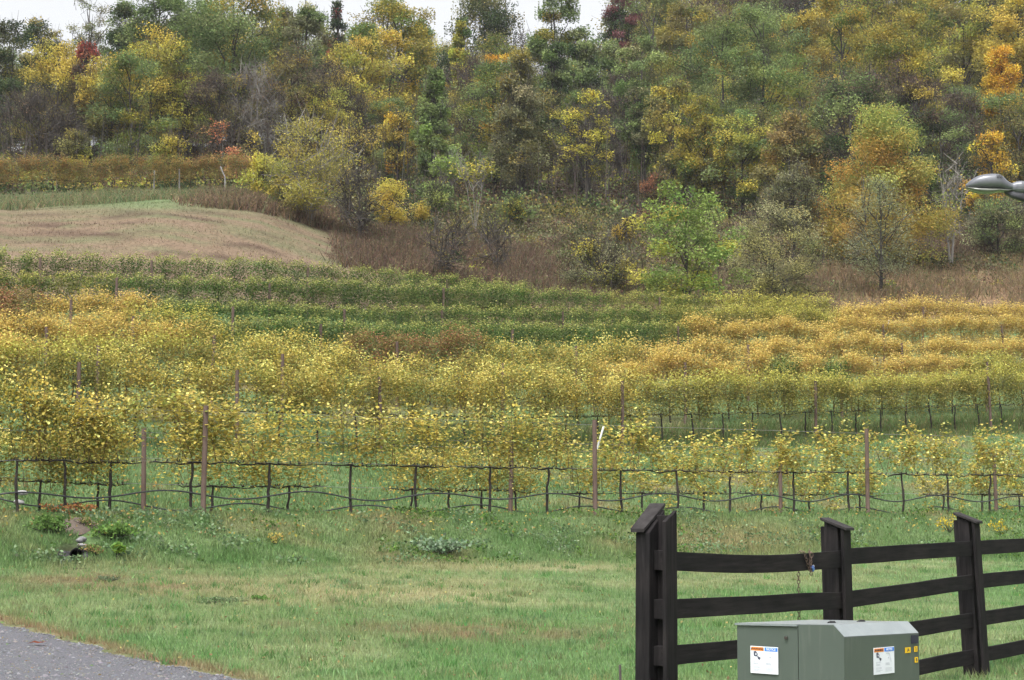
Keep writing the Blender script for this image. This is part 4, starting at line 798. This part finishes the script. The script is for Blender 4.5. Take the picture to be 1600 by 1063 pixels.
plant('weed', 690, 866, 420, .45, .22, [(.17, .25, .15), (.13, .2, .11), (.23, .3, .2)], .08, 'blue green leafy weed clump in the middle of the bank')
plant('weed', 410, 941, 90, .11, .07, [(.1, .2, .05), (.13, .23, .06)], .04, 'small bright green tuft in the lawn')
plant('weed', 350, 943, 260, .3, .06, [(.14, .2, .1), (.19, .24, .13)], .04, 'grey green flat tuft in the lawn left of the bright one')
plant('weed', 170, 911, 150, .12, .07, [(.1, .14, .08), (.14, .17, .1)], .04, 'dark tuft in the brown worn strip of lawn')
plant('weed', 1480, 832, 90, .3, .32, [(.6, .46, .05), (.5, .4, .05)], .06, 'yellow flowering weed on the bank left of the right fence post', flat=.2)
plant('weed', 1560, 838, 70, .25, .3, [(.6, .46, .05), (.5, .4, .05)], .06, 'yellow flowering weed on the bank right of the right fence post', flat=.2)
plant('weed', 1180, 1036, 1, .05, .05, [(.1, .2, .04)], .05, 'tiny green weed beside the green utility box') if False else None
# dead leaf on the gravel
q = ground_hit(64, 1017); g = MB()
leaf_pts = [(-.13, 0, .02), (-.06, -.05, .045), (.03, -.055, .03), (.13, -.01, .05), (.06, .05, .03), (-.04, .05, .055)]
g.add([q + np.array(v) * .8 + [0, 0, .04] for v in leaf_pts] + [q + [0, 0, .075]], [[k, (k + 1) % 6, 6] for k in range(6)], (.16, .055, .035)); tag(g.build('fallen_leaf', M_leaf), 'curled red brown dead leaf lying on the gravel', 'leaf')
# thin rod in the lawn left of the fence
q = ground_hit(971, 1058, 14, 40) if True else None; q = at(971, 17.6); g = MB(); tube(g, [q + [0, 0, -.1], q + [-.012, 0, .3]], .012, 6); tag(g.build('marker_rod', noise_mat('dull rod', (.06, .05, .05), (.12, .1, .09), 20, .8)), 'short thin rod standing in the lawn left of the black fence', 'rod')

# ------------------------------------------------------------------ black board fence
P1 = np.array([1.06, 14.7, 0]); P3 = np.array([4.36, 19.8, 0]); U = unit(P3 - P1); Nn = np.array([U[1], -U[0], 0]); P2 = (P1 + P3) / 2 - U * .03; P4 = P3 + (P3 - P1) / 2
fence = tag(empty('board_fence', P1), 'black stained four board fence crossing the lawn at the lower right', 'fence')
def bev(o, w=.004):
    b = o.modifiers.new('edge', 'BEVEL'); b.width = w; b.segments = 2; b.limit_method = 'ANGLE'; return o
def fpart(name, fn, parent=fence, m_=M_fence, w=.004):
    mb = MB(); fn(mb); o = mb.build(name, m_, None); o.parent = parent
    o.matrix_parent_inverse = fence.matrix_basis.inverted() if parent is fence else o.matrix_parent_inverse
    return bev(o, w)
from mathutils import Matrix
fence.rotation_euler = (0, 0, math.atan2(U[1], U[0])); ROTF = np.stack([U, np.array([-U[1], U[0], 0]), np.array([0, 0, 1.])], 1)
def fp(name, fn, parent=None, m_=None, w=.004):
    m_ = m_ or M_fence
    mb = MB(); fn(mb); mb.v = [(v - P1) @ ROTF for v in mb.v]
    return bev(mb.build(name, M_rail if name == 'rail' else m_, parent or fence), w)
def wood_mat(name, st):
    m, n, l, p = mat(name); tc = n.new('ShaderNodeTexCoord'); mp = n.new('ShaderNodeMapping'); mp.inputs['Scale'].default_value = st
    n1 = n.new('ShaderNodeTexNoise'); n1.inputs['Scale'].default_value = 34; n1.inputs['Detail'].default_value = 8; n1.inputs['Roughness'].default_value = .7
    n2 = n.new('ShaderNodeTexNoise'); n2.inputs['Scale'].default_value = 3.1; n2.inputs['Detail'].default_value = 5
    l.new(tc.outputs['Object'], mp.inputs[0]); l.new(mp.outputs[0], n1.inputs['Vector']); l.new(tc.outputs['Object'], n2.inputs['Vector'])
    c1 = n.new('ShaderNodeValToRGB'); e = c1.color_ramp.elements; e[0].position = .35; e[0].color = (.0055, .005, .0055, 1); e[1].position = .62; e[1].color = (.016, .0145, .0155, 1); x = e.new(.78); x.color = (.038, .034, .033, 1)
    c2 = n.new('ShaderNodeValToRGB'); e = c2.color_ramp.elements; e[0].position = .4; e[0].color = (1, 1, 1, 1); e[1].position = .75; e[1].color = (1.9, 1.75, 1.65, 1)
    mx = n.new('ShaderNodeMix'); mx.data_type = 'RGBA'; mx.blend_type = 'MULTIPLY'; mx.inputs['Factor'].default_value = 1; mx.clamp_result = False
    l.new(n1.outputs['Fac'], c1.inputs[0]); l.new(n2.outputs['Fac'], c2.inputs[0]); l.new(c1.outputs[0], mx.inputs['A']); l.new(c2.outputs[0], mx.inputs['B']); l.new(mx.outputs['Result'], p.inputs['Base Color'])
    p.inputs['Roughness'].default_value = .85; p.inputs['Specular IOR Level'].default_value = .14; b = n.new('ShaderNodeBump'); b.inputs['Strength'].default_value = .6; b.inputs['Distance'].default_value = .006
    l.new(n1.outputs['Fac'], b.inputs['Height']); l.new(b.outputs[0], p.inputs['Normal']); return m
M_rail = wood_mat('black stained rail', (.06, 1, 1)); M_fence = wood_mat('black stained post', (1, 1, .06))
M_cap = noise_mat('greyed board top', (.018, .016, .016), (.045, .041, .041), 14, .8, (1, 1, 1), .3, spec=.15)
def gz(P): return z1(P[0], P[1])
for k, (P, zt_, sh) in enumerate(((P2, 1.535, -.03), (P3, 1.57, -.085), (P4, 1.58, -.03))):
    b0 = gz(P) - .15
    po = fp('post', lambda mb: box(mb, P - Nn * sh, U, Nn, -.06, .06, -.06, .06, b0, zt_ - .03, top=[zt_, zt_, zt_ - .05, zt_ - .05], shear=sh))
    fp('back_board', lambda mb: box(mb, P - Nn * sh, U, Nn, -.05, .05, -.098, -.062, b0, zt_ - .04, shear=sh), po)
    fp('batten', lambda mb: box(mb, P - Nn * sh, U, Nn, -.075, .075, .094, .122, b0 - .0, zt_ - .06, shear=sh), po)
    fp('cap', lambda mb: box(mb, P + Nn * 0, U, Nn, -.085, .085, -.07, .15, zt_ - .02, zt_, top=None) if False else mb.add(
        [P + U * u + Nn * n_ + np.array([0, 0, zz]) for u, n_, zz in [(-.085, -.085, zt_ + .012), (.085, -.085, zt_ + .012), (.085, .15, zt_ - .075), (-.085, .15, zt_ - .075), (-.085, -.085, zt_ + .036), (.085, -.085, zt_ + .036), (.085, .15, zt_ - .051), (-.085, .15, zt_ - .051)]],
        [[3, 2, 1, 0], [4, 5, 6, 7], [0, 1, 5, 4], [1, 2, 6, 5], [2, 3, 7, 6], [3, 0, 4, 7]]), po, M_cap)
# end post: front board with a sloping cap, a recess with rail ends, and a slant cut batten
b0 = -.25
po = fp('post', lambda mb: box(mb, P1, U, Nn, .03, .13, -.05, .055, b0, 1.60))
po['label'] = 'end post with recess and steep cap'
fp('front_board', lambda mb: box(mb, P1, U, Nn, -.10, .13, -.165, -.052, b0, 1.5, top=[1.475, 1.64, 1.64, 1.475], shear=.02), po)
fp('batten', lambda mb: box(mb, P1, U, Nn, -.085, .085, .060, .090, b0, 1.6, top=[1.555, 1.635, 1.635, 1.555], shear=.0), po)
fp('cap', lambda mb: mb.add([P1 + U * u + Nn * n_ + np.array([0, 0, zz]) for u, n_, zz in [(-.13, -.172, 1.478), (.16, -.172, 1.66), (.16, -.045, 1.66), (-.13, -.062, 1.478), (-.13, -.172, 1.506), (.16, -.172, 1.688), (.16, -.045, 1.688), (-.13, -.062, 1.506)]],
   [[3, 2, 1, 0], [4, 5, 6, 7], [0, 1, 5, 4], [1, 2, 6, 5], [2, 3, 7, 6], [3, 0, 4, 7]]), po, M_cap)
HZ = [(1.28, 1.225, 1.26, 1.27), (.935, .885, .94, .95), (.604, .555, .58, .6), (.27, .2, .235, .25)]
for r_ in range(4):
    fp('rail_end', lambda mb: box(mb, P1, U, Nn, -.03, .03, -.045, .03, HZ[r_][0] - .07, HZ[r_][0] + .07), po)
    for sgm, (PA, PB) in enumerate(((P1, P2), (P2, P3), (P3, P4))):
        za, zb = HZ[r_][sgm], HZ[r_][sgm + 1]
        if sgm == 1 and r_ == 0: za += .02
        def fn(mb):
            k = 13; L = np.linalg.norm(PB - PA); t = np.linspace(0.0, 1.0, k); u = t * L + np.where(t == 0, -.055 if sgm == 0 else .002, 0) + np.where(t == 1, -.002, 0)
            sag = -.035 * np.sin(t * pi) * (r_ == 0 and sgm == 0) + .006 * (vnoise(t * 4, t * 0 + r_, 50 + sgm) - .5); zc_ = za + (zb - za) * t + sag
            n0, n1 = (.062, .090) if sgm or True else (0, 0)
            if sgm == 0: n0, n1 = .03, .058
            off = np.linspace(n0, .062, k) if sgm == 0 else np.full(k, .062)
            hw = .068 + .004 * (vnoise(t * 5 + r_, t * 0, 60) - .5)
            ring = np.stack([PA + U * u[:, None] + Nn * off[:, None] + np.array([0, 0, 1.]) * (zc_ - hw)[:, None], PA + U * u[:, None] + Nn * (off + .028)[:, None] + np.array([0, 0, 1.]) * (zc_ - hw)[:, None],
                             PA + U * u[:, None] + Nn * (off + .028)[:, None] + np.array([0, 0, 1.]) * (zc_ + hw)[:, None], PA + U * u[:, None] + Nn * off[:, None] + np.array([0, 0, 1.]) * (zc_ + hw)[:, None]], 1)
            i = np.arange(k - 1)[:, None] * 4; j = np.arange(4)[None]
            mb.add(ring.reshape(-1, 3), np.stack([i + j, i + 4 + j, i + 4 + (j + 1) % 4, i + (j + 1) % 4], -1).reshape(-1, 4)[:, ::-1])
            mb.add(ring[0], [[0, 1, 2, 3]]); mb.add(ring[-1], [[3, 2, 1, 0]])
        fp('rail', fn, w=.003)
# chain looped over the top board, its loose end hanging, and the padlock
M_chain = noise_mat('rusty chain', (.07, .045, .035), (.2, .14, .11), 60, .6, metal=.5, spec=.5)
tC = .75; PC = P1 + (P2 - P1) * tC; zr = HZ[0][0] + (HZ[0][1] - HZ[0][0]) * tC - .035 * sin(tC * pi)
off_front = .062 + .028 + .012
g = MB()
def link_ring(mb, c, axis, turn, a=.018, b=.011, r=.0034):
    axis = unit(np.array(axis, float)); s_ = unit(np.cross(axis, [.3, .9, .2])); s2 = np.cross(axis, s_); side = s_ * cos(turn) + s2 * sin(turn)
    t = np.linspace(0, 2 * pi, 13); tube(mb, [c + axis * a * cos(x) + side * b * sin(x) for x in t], r, 4, cap=False)
path = []
back = .062 - .014
for z in np.linspace(zr - .56, zr + .07, 21): path.append(PC - U * .05 + Nn * back + [0, 0, z])
path.append(PC - U * .05 + Nn * (.076) + [0, 0, zr + .088])
for t in np.linspace(0, 1, 6): path.append(PC + U * (-.05 + .09 * t) + Nn * off_front + [0, 0, zr + .075 - .14 * t])
for t in np.linspace(0, 1, 6)[1:]: path.append(PC + U * (.04 + .055 * t) + Nn * off_front + [0, 0, zr - .065 + .14 * t])
path.append(PC + U * .10 + Nn * .076 + [0, 0, zr + .09])
for t in np.linspace(0, 1, 6): path.append(PC + U * (.03 + .02 * t) + Nn * (off_front + .012) + [0, 0, zr + .06 - .17 * t])
path = np.array(path); s_ = np.concatenate([[0], np.cumsum(np.linalg.norm(np.diff(path, axis=0), axis=1))])
for k, x in enumerate(np.arange(0, s_[-1], .029)):
    c_ = np.array([np.interp(x, s_, path[:, q]) for q in range(3)]); c2 = np.array([np.interp(x + .01, s_, path[:, q]) for q in range(3)])
    link_ring(g, c_, c2 - c_ + 1e-6, (k % 2) * pi / 2 + .3)
tag(g.build('chain', M_chain, smooth=True), 'rusty chain looped over the top fence board with one end hanging down', 'chain')
pl_ = empty('padlock', PC + U * .075 + Nn * (off_front + .012) + [0, 0, zr - .05]); tag(pl_, 'small blue padlock closing the chain on the fence', 'padlock')
pl_.rotation_euler = (0, .9, math.atan2(U[1], U[0]))
g = MB(); box(g, (0, 0, 0), (1, 0, 0), (0, -1, 0), -.02, .02, -.011, .011, -.02, .016); o = bev(g.build('body', noise_mat('blue padlock', (.03, .09, .3), (.06, .15, .42), 20, .4, spec=.5), pl_), .004)
g = MB(); t = np.linspace(0, pi, 9); tube(g, [[.013 * cos(x), 0, .016 + .02 * sin(x)] for x in t], .0035, 6); g.build('shackle', noise_mat('steel', (.5, .5, .5), (.7, .7, .7), 20, .3, metal=.8), pl_, True)

# ------------------------------------------------------------------ green utility box
m_box, n, l, p = mat('green enamel')
tc = n.new('ShaderNodeTexCoord'); no = n.new('ShaderNodeTexNoise'); no.inputs['Scale'].default_value = 5; no.inputs['Detail'].default_value = 8
cr = n.new('ShaderNodeValToRGB'); cr.color_ramp.elements[0].color = (.066, .082, .070, 1); cr.color_ramp.elements[1].color = (.080, .098, .085, 1)
l.new(tc.outputs['Object'], no.inputs['Vector']); l.new(no.outputs['Fac'], cr.inputs[0]); l.new(cr.outputs[0], p.inputs['Base Color']); p.inputs['Roughness'].default_value = .38; p.inputs['Specular IOR Level'].default_value = .6
n3 = n.new('ShaderNodeTexNoise'); n3.inputs['Scale'].default_value = 26; n3.inputs['Detail'].default_value = 6; m3 = n.new('ShaderNodeMapping'); m3.inputs['Scale'].default_value = (1, 1, .12)
c3 = n.new('ShaderNodeValToRGB'); c3.color_ramp.elements[0].position = .56; c3.color_ramp.elements[0].color = (0, 0, 0, 1); c3.color_ramp.elements[1].position = .8; c3.color_ramp.elements[1].color = (.5, .5, .5, 1)
x3 = n.new('ShaderNodeMix'); x3.data_type = 'RGBA'; x3.inputs['B'].default_value = (.14, .15, .13, 1)
l.new(tc.outputs['Object'], m3.inputs[0]); l.new(m3.outputs[0], n3.inputs['Vector']); l.new(n3.outputs['Fac'], c3.inputs[0]); l.new(c3.outputs[0], x3.inputs['Factor']); l.new(cr.outputs[0], x3.inputs['A']); l.new(x3.outputs['Result'], p.inputs['Base Color'])
no2 = n.new('ShaderNodeTexNoise'); no2.inputs['Scale'].default_value = 2.2; b = n.new('ShaderNodeBump'); b.inputs['Strength'].default_value = .12; b.inputs['Distance'].default_value = .03
l.new(tc.outputs['Object'], no2.inputs['Vector']); l.new(no2.outputs['Fac'], b.inputs['Height']); l.new(b.outputs[0], p.inputs['Normal'])
D0 = 12.5; c0 = np.array([(1312 - CX) / F * D0, D0 - .05, 0.]); zT = EYE - 185 * D0 / F; zL = zT - .067
E1 = np.array([-cos(radians(43)), sin(radians(43)), 0]); E2 = np.array([sin(radians(43)), cos(radians(43)), 0])
ub = tag(empty('utility_box', c0), 'green metal utility box with warning stickers in front of the black fence', 'utility box')
ub.rotation_euler = (0, 0, math.atan2(E2[1], E2[0]))  # local x = along the front, local y = into the box
WB, DB, SEAM = .84, .80, .335
tilt = .022
def bxz(y): return -tilt * y
def prism(mb, prof, x0, x1):
    k = len(prof); v = [[x0, y, z - tilt * .75 * x0] for y, z in prof] + [[x1, y, z - tilt * .75 * x1] for y, z in prof]
    q = [[i, (i + 1) % k, k + (i + 1) % k, k + i] for i in range(k)]; mb.add(v, q); mb.add(v, [list(range(k))[::-1]]); mb.add(v, [list(range(k, 2 * k))])
g = MB(); prism(g, [(0, .05), (SEAM - .004, .05), (SEAM - .004, zT - tilt * SEAM), (.075, zT), (0, zL)], 0, WB); hood = bev(g.build('hood', m_box, ub), .006)
g = MB(); prism(g, [(SEAM + .004, .05), (DB, .05), (DB, zT - .012 - tilt * DB), (SEAM + .004, zT - .012 - tilt * SEAM)], .004, WB - .004); tank = bev(g.build('tank', m_box, ub), .006)
M_sky_sheen = noise_mat('sky sheen enamel', (.17, .195, .20), (.235, .26, .265), 7, .35, spec=.6)   # sky reflection on the upward faces, painted in as a paler enamel
g = MB(); prism(g, [(.0015, zL + .0035), (.0765, zT + .0035), (.0735, zT + .0005), (-.0015, zL + .0005)], .003, WB - .003); g.build('sloping_top', M_sky_sheen, ub)
g = MB(); prism(g, [(.079, zT + .003 - tilt * .01), (SEAM - .006, zT - tilt * SEAM + .003), (SEAM - .006, zT - tilt * SEAM + .0005), (.079, zT + .0005 - tilt * .01)], .003, WB - .003); g.build('sloping_top', M_sky_sheen, ub)
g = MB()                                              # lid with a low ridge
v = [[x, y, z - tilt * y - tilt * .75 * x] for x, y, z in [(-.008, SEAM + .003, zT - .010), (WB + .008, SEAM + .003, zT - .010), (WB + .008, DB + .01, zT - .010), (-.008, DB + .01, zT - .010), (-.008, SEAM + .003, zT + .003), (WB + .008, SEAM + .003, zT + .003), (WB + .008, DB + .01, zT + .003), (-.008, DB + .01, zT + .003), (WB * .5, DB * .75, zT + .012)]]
g.add(v, [[0, 3, 2, 1], [0, 1, 5, 4], [1, 2, 6, 5], [2, 3, 7, 6], [3, 0, 4, 7]]); g.add(v, [[4, 5, 8], [5, 6, 8], [6, 7, 8], [7, 4, 8]]); g.build('lid', M_sky_sheen, ub)
g = MB(); box(g, (0, 0, 0), (1, 0, 0), (0, 1, 0), -.12, WB + .12, -.15, DB + .12, -.12, .05); bev(g.build('pad', noise_mat('concrete', (.28, .27, .25), (.42, .4, .38), 12, .9, bump=.3), ub), .01)
for x in (.30, .63):
    g = MB(); zz = zT - tilt * .28 - tilt * .75 * x; 
    box(g, (x, .285, 0), (1, 0, 0), (0, 1, 0), -.03, .03, -.008, .02, zz + .001, zz + .007); tube(g, [[x - .034, .29, zz + .008], [x - .01, .29, zz + .012], [x + .034, .29, zz + .009]], .006, 6)
    g.build('hinge', noise_mat('dark hinge', (.02, .02, .022), (.05, .05, .05), 20, .5), ub)
g = MB(); box(g, (-.003, .42, 0), (0, 1, 0), (-1, 0, 0), -.011, .011, 0, .008, zT - .10, zT - .082); bev(g.build('lock_bolt', noise_mat('dark bolt', (.03, .025, .022), (.07, .06, .05), 30, .6), ub), .002)
def flatmat(name, c, rough=.5): return noise_mat(name, tuple(x * .93 for x in c), c, 14, rough)
M_st, M_or, M_bl, M_bk, M_ye, M_ink, M_gr = flatmat('sticker white', (.72, .74, .8)), flatmat('sticker orange', (.85, .27, .04)), flatmat('sticker blue', (.04, .2, .72)), flatmat('sticker black', (.03, .03, .05)), flatmat('label yellow', (.8, .5, .02)), flatmat('pictogram', (.09, .09, .13)), flatmat('print grey', (.42, .44, .5))
def text_mesh(body, size, mtl, bold=0.0):
    cu = bpy.data.curves.new('lettering', 'FONT'); cu.body = body; cu.size = size; cu.align_x = 'CENTER'; cu.align_y = 'CENTER'; cu.offset = bold; cu.extrude = .0004
    o = bpy.data.objects.new('lettering', cu); COL.objects.link(o); bpy.context.view_layer.update()
    me = bpy.data.meshes.new_from_object(o.evaluated_get(bpy.context.evaluated_depsgraph_get())); COL.objects.unlink(o); bpy.data.objects.remove(o)
    me.materials.clear(); me.materials.append(mtl); return me
def panel(parent, name, x0, x1, z0, z1_, t, mtl, base=.0):
    g = MB(); g.add([[x0, -base, z0], [x1, -base, z0], [x1, -base, z1_], [x0, -base, z1_], [x0, -base - t, z0], [x1, -base - t, z0], [x1, -base - t, z1_], [x0, -base - t, z1_]], [[4, 5, 6, 7], [0, 1, 5, 4], [1, 2, 6, 5], [2, 3, 7, 6], [3, 0, 4, 7]])
    return g.build(name, mtl, parent)
def sticker(origin, rz, w, h):
    st = panel(ub, 'warning_sticker', -w / 2, w / 2, -h / 2, h / 2, .002, M_st); st.location = origin; st.rotation_euler = (0, 0, rz)
    hb = h * .135
    panel(st, 'warning_band', -w / 2 + .006, -.004, h / 2 - .005 - hb, h / 2 - .005, .001, M_or, .002); panel(st, 'notice_band', .004, w / 2 - .004, h / 2 - .005 - hb, h / 2 - .005, .001, M_bl, .002)
    for body, x, m_ in (('WARNING', -w * .235, M_bk), ('NOTICE', w * .25, M_st)):
        o = link('lettering', text_mesh(body, hb * .86, m_, .0004), st, (x, -.0036, h / 2 - .005 - hb / 2)); o.rotation_euler = (pi / 2, 0, 0)
    g = MB(); hz = h / 2 - .005 - hb / 2
    g.add([[-w * .475, -.0036, hz - .006], [-w * .425, -.0036, hz - .006], [-w * .45, -.0036, hz + .007]], [[0, 1, 2]]); g.build('alert_symbol', M_bk, st)
    # pictogram: cabinet with a door and a struck hand, outlined figure at right, lines of print
    g = MB(); f = lambda x, z: [x * w, -.0032, z * h]
    for poly in ([(-.38, .30), (-.30, .33), (-.23, .22), (-.25, .12), (-.37, .13)], [(-.25, .14), (-.19, .12), (-.12, .08), (-.17, .0), (-.22, .03)], ):
        v = [f(*q) for q in poly]; g.add(v, [list(range(len(v)))])
    g.build('pictogram', M_ink, st)
    g = MB(); v = [f(*q) for q in [(-.30, .25), (-.27, .22), (-.28, .17), (-.32, .19)]]; v = [[a, b_ - .0004, c_] for a, b_, c_ in v]; g.add(v, [[0, 1, 2, 3]]); g.build('pictogram', M_st, st)
    g = MB(); pts = [(.10, .27), (.18, .29), (.26, .24), (.29, .14), (.31, .02), (.34, -.06)]
    for a_1, a_2 in zip(pts[:-1], pts[1:]): tube(g, [f(*a_1), f(*a_2)], .0011, 4)
    tube(g, [f(.18, .10), f(.24, .14), f(.22, .07)], .0011, 4)
    for q in range(3): g.add([f(.06, -.10 - q * .035), f(.24 + .02 * q, -.10 - q * .035), f(.24 + .02 * q, -.088 - q * .035), f(.06, -.088 - q * .035)], [[0, 1, 2, 3]])
    for zz, x1_ in ((-.05, -.18), (-.09, -.33), (-.13, -.2), (-.165, -.2), (-.26, -.12), (-.30, -.12), (-.36, -.08), (-.40, -.2)): g.add([f(-.40, zz), f(x1_, zz), f(x1_, zz + .012), f(-.40, zz + .012)], [[0, 1, 2, 3]])
    for zz in (-.29, -.33, -.37, -.41): g.add([f(.05, zz), f(.36, zz), f(.36, zz + .010), f(.05, zz + .010)], [[0, 1, 2, 3]])
    g.build('print', M_gr, st)
    return st
def lx(px): return (px - 1312) / (1432 - 1312.) * WB
def ly(px): return .075 + (1298 - px) / 148. * (DB - .075)
def zy(y): return EYE - (y - 790) * (D0 + .25) / F
s1 = sticker((-.003, ly(1193.5), zy(1030.5)), -pi / 2, abs(ly(1172) - ly(1215)), 41.5 * 12.9 / F)
s2 = sticker((lx(1373.5), -.003, zy(1029.5)), 0, abs(lx(1357) - lx(1390)), 41 * 12.75 / F)
def ylabel(px, y, w, h, body):
    st = panel(ub, 'number_label', -w / 2, w / 2, -h / 2, h / 2, .002, M_ye); st.location = (lx(px), -.003, zy(y))
    o = link('lettering', text_mesh(body, h * .85, M_bk, .0005), st, (0, -.0026, 0)); o.rotation_euler = (pi / 2, 0, 0)
ylabel(1412.6, 1017, .062, .034, '1A'); ylabel(1425.8, 1016.5, .036, .034, '2'); ylabel(1426.5, 1033.5, .036, .034, 'B')
np_ = panel(ub, 'nameplate', -.04, .04, -.026, .026, .003, M_bk); np_.location = (lx(1424.5), -.003, zy(1002.5) + .006)

# ------------------------------------------------------------------ street lamp reaching in from the right
DL = 25.; kx = DL / F
Q = lambda px, py: np.array([(px - CX) * kx, DL, EYE + DL * float(TANS(py))])
lampx = Q(1790, 300)[0]
sl = tag(empty('street_lamp', (lampx, DL, z1(lampx, DL))), 'grey street lamp head on an arm reaching in at the right edge', 'street lamp')
base = np.array([lampx, DL, z1(lampx, DL)])
M_alu = noise_mat('lamp metal', (.12, .125, .14), (.19, .195, .215), 6, .36, spec=.6, metal=.35)
M_lens = noise_mat('lamp glass', (.09, .095, .085), (.17, .175, .155), 5, .12, spec=.9)
M_dark = noise_mat('lamp bracket', (.03, .03, .035), (.08, .08, .09), 8, .5)
def loft(mb, sec, n=20, half=None):
    """sec: (px, top py, bottom py, half width m); rounded sections"""
    rings = []
    for px, yt, yb, hw in sec:
        a = Q(px, yt); b = Q(px, yb); c_ = (a + b) / 2; hz = (a[2] - b[2]) / 2; t = np.arange(n) * 2 * pi / n
        cs, sn = np.cos(t), np.sin(t); e = .75
        rings.append(np.stack([np.full(n, c_[0]), c_[1] + hw * np.sign(cs) * np.abs(cs) ** e, c_[2] + hz * np.sign(sn) * np.abs(sn) ** e], 1))
    V = np.concatenate(rings) - base; k = len(sec); i = np.arange(k - 1)[:, None] * n; j = np.arange(n)[None]
    mb.add(V, np.stack([i + j, i + (j + 1) % n, i + n + (j + 1) % n, i + n + j], -1).reshape(-1, 4)); mb.add(V[:n], [np.arange(n)[::-1]]); mb.add(V[-n:], [np.arange(n)])
g = MB(); loft(g, [(1515.5, 289, 292.5, .02), (1518, 286.5, 293.5, .06), (1524, 281, 295, .10), (1532, 276, 296, .13), (1542, 273, 296.5, .15), (1555, 272, 297, .155), (1566, 272.3, 297, .145), (1573, 275, 297.5, .125), (1578, 282, 298.5, .10), (1586, 286.5, 298, .07), (1592, 288.5, 297, .05)])
hd = g.build('housing', M_alu, sl, True); hd.modifiers.new('sub', 'SUBSURF').render_levels = 1
g = MB(); loft(g, [(1516.5, 292, 294, .03), (1522, 294, 297.5, .09), (1532, 295, 301, .12), (1545, 295.5, 303, .13), (1556, 296, 302.6, .13), (1566, 296.5, 300.2, .12), (1580, 297, 301, .09), (1588, 296.5, 298, .05)])
g.build('lens', M_lens, sl, True)
g = MB()
for k in range(5):
    a_ = Q(1560.5 + k * 1.9, 276.5); b_ = Q(1561.5 + k * 1.9, 281.5); y = DL - .147 + .012 * (k > 2)
    tube(g, [[a_[0] - base[0], y - DL - .004, a_[2] - base[2]], [b_[0] - base[0], y - DL - .008, b_[2] - base[2]]], .0045, 5)
g.build('vent', M_dark, sl)
g = MB(); loft(g, [(1588, 287, 300, .06), (1593, 284.5, 302, .075), (1602, 283, 303, .08), (1612, 284, 303, .07)]); g.build('collar', M_alu, sl, False)
g = MB(); loft(g, [(1577, 300, 302.5, .03), (1586, 299, 309, .05), (1598, 300, 313, .055), (1612, 300, 318, .055)]); g.build('bracket', M_dark, sl, False)
g = MB(); tube(g, [Q(1604, 294) - base, Q(1660, 292) - base, Q(1730, 297) - base, Q(1790, 306) - base], .035, 10); g.build('arm', M_alu, sl, True)
g = MB(); tube(g, [[0, 0, -.3], [0, 0, 3], (Q(1790, 292) - base)], [.09, .075, .055], 14); g.build('pole', M_alu, sl, True)

# ------------------------------------------------------------------ thin autumn haze over the hillside
HAZE = 0.00016
if HAZE:
    g = MB(); zmin, zmax = float(ZZ.min()) - 1, 75.
    x_ = float(np.abs(XX).max()) + 5; v = [[sx * x_, sy, sz] for sz in (zmin, zmax) for sx, sy in ((-1, -66), (1, -66), (1, 436), (-1, 436))]
    g.add(v, [[3, 2, 1, 0], [4, 5, 6, 7], [0, 1, 5, 4], [1, 2, 6, 5], [2, 3, 7, 6], [3, 0, 4, 7]])
    m, n, l, p = mat('haze'); n.remove(p); pv = n.new('ShaderNodeVolumePrincipled'); pv.inputs['Density'].default_value = HAZE; pv.inputs['Color'].default_value = (.93, .95, 1, 1)
    l.new(pv.outputs[0], n['Material Output'].inputs['Volume']); tag(g.build('haze', m), kind='stuff')
